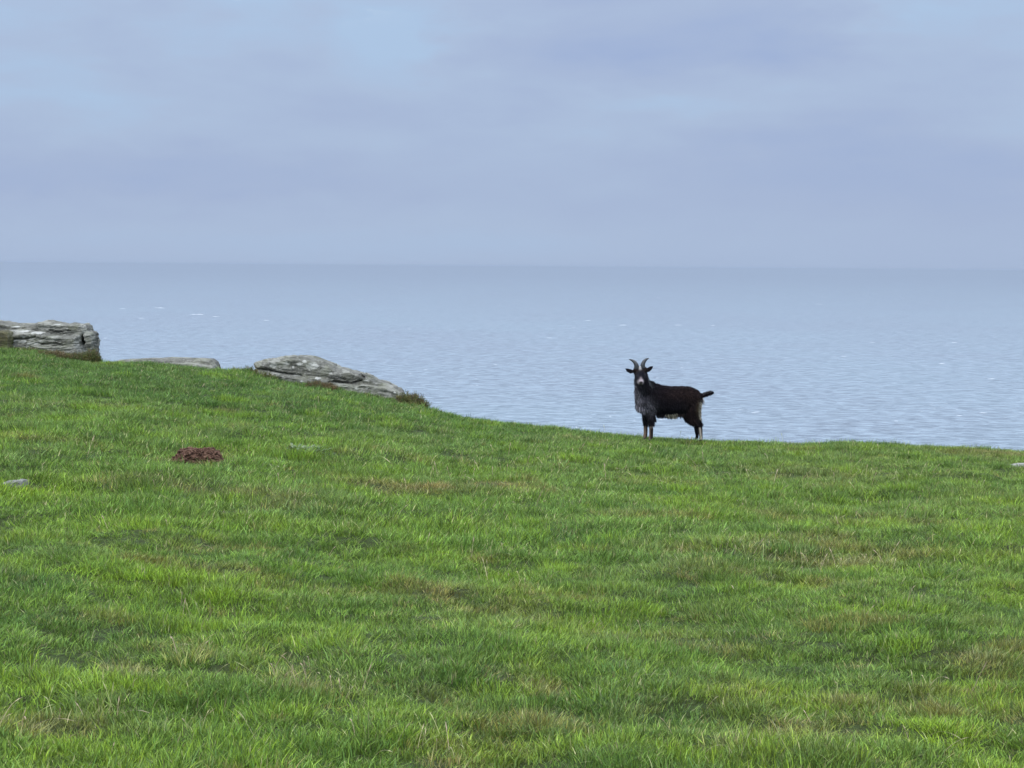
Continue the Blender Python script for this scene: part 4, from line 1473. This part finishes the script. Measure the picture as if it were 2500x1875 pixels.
    tuftset(360, 480, 960, 1010, -290, -170, 380, 0.075, (0.05, 0, -1), grey)
    tuftset(480, 640, 1000, 1010, -260, -200, 260, 0.07, (0.05, 0, -1), lambda x, y: tuple(np.array((0.06, 0.06, 0.07)) * (0.5 + 0.8 * r.random())))
    link(bpy.data.objects.new('chest_mane', mesh_np('goat_mane', V2, np.array(F2), m, False, np.array(C2), 'fur')), root)
    V2, F2, C2 = [], [], []
    tuftset(710, 820, 1115, 1125, -140, 60, 200, 0.042, (0.1, 0, -1), blk)
    tuftset(700, 1180, 1118, 1108, -140, 120, 500, 0.034, (0.2, 0, -1), lambda x, y: tuple(np.array((0.26, 0.24, 0.18)) * (0.5 + 0.8 * r.random())) if abs(x - 950) < 60 + 70 * r.random() else (0.02, 0.016, 0.014))
    tuftset(700, 1180, 1135, 1125, -120, 90, 260, 0.045, (0.2, 0, -1), lambda x, y: (0.016, 0.013, 0.012))
    tuftset(870, 1020, 1150, 1150, -120, 60, 200, 0.036, (0.2, 0, -1), lambda x, y: tuple(np.array((0.26, 0.24, 0.18)) * (0.5 + 0.8 * r.random())))
    tuftset(640, 680, 1080, 1230, -200, -150, 110, 0.026, (0.4, 0, -1), blk)
    link(bpy.data.objects.new('belly_fringe', mesh_np('goat_belly', V2, np.array(F2), m, False, np.array(C2), 'fur')), root)
    V2, F2, C2 = [], [], []
    pale = lambda x, y: tuple(np.array((0.40, 0.37, 0.30)) * (0.6 + 0.6 * r.random()))
    tuftset(1462, 1490, 830, 860, 90, 190, 110, 0.085, (0.05, 0, -1), lambda x, y: tuple(np.array((0.16, 0.15, 0.14)) * (0.6 + 0.8 * r.random())))
    tuftset(1450, 1462, 850, 900, 60, 190, 120, 0.085, (-0.05, 0, -1), pale)
    tuftset(1428, 1425, 950, 1120, 0, 120, 260, 0.055, (0.0, 0, -1), pale)
    tuftset(1490, 1610, 785, 745, 110, 160, 260, 0.034, (1, 0, .25), lambda x, y: (0.11, 0.112, 0.115))
    tuftset(1600, 1650, 762, 752, 130, 150, 60, 0.022, (1, 0, .25), blk)
    link(bpy.data.objects.new('tail_hair', mesh_np('goat_tail', V2, np.array(F2), m, False, np.array(C2), 'fur')), root)

    # horns
    for pts in ([(342, 325, -280), (338, 275, -285), (312, 228, -275), (270, 196, -255), (214, 178, -235)],
                [(446, 318, -280), (446, 266, -285), (468, 212, -275), (505, 176, -255), (550, 156, -235)]):
        Vh, Fh = horn_mesh(pts, 44)
        link(bpy.data.objects.new('horn', mesh_np('goat_horn', [v[:] for v in Vh], Fh, horn_m, True)), root)
    # eyes, set on the sides of the face
    for x in (338, 474):
        b = bmesh.new()
        ball(b, gp(x, 447, -338), 11, 11, 10)
        me = bpy.data.meshes.new('goat_eye')
        b.to_mesh(me)
        b.free()
        me.materials.append(eye_m)
        link(bpy.data.objects.new('eye', me), root)
    # cloven hooves
    for (x, y, d) in ((592, 1528, -196), (506, 1520, -44), (1458, 1545, -12), (1410, 1533, 193)):
        b = bmesh.new()
        for s in (-1, 1):
            for k in range(4):
                ball(b, gp(x - 4 - k * 5 + s * 3, y + 2 + k * 3, d + s * 14), 20 - k * 2, 13, 17 - k * 2)
        me = bpy.data.meshes.new('goat_hoof')
        b.to_mesh(me)
        b.free()
        me.materials.append(hoof_m)
        link(bpy.data.objects.new('hoof', me), root)
    return root


build_goat()
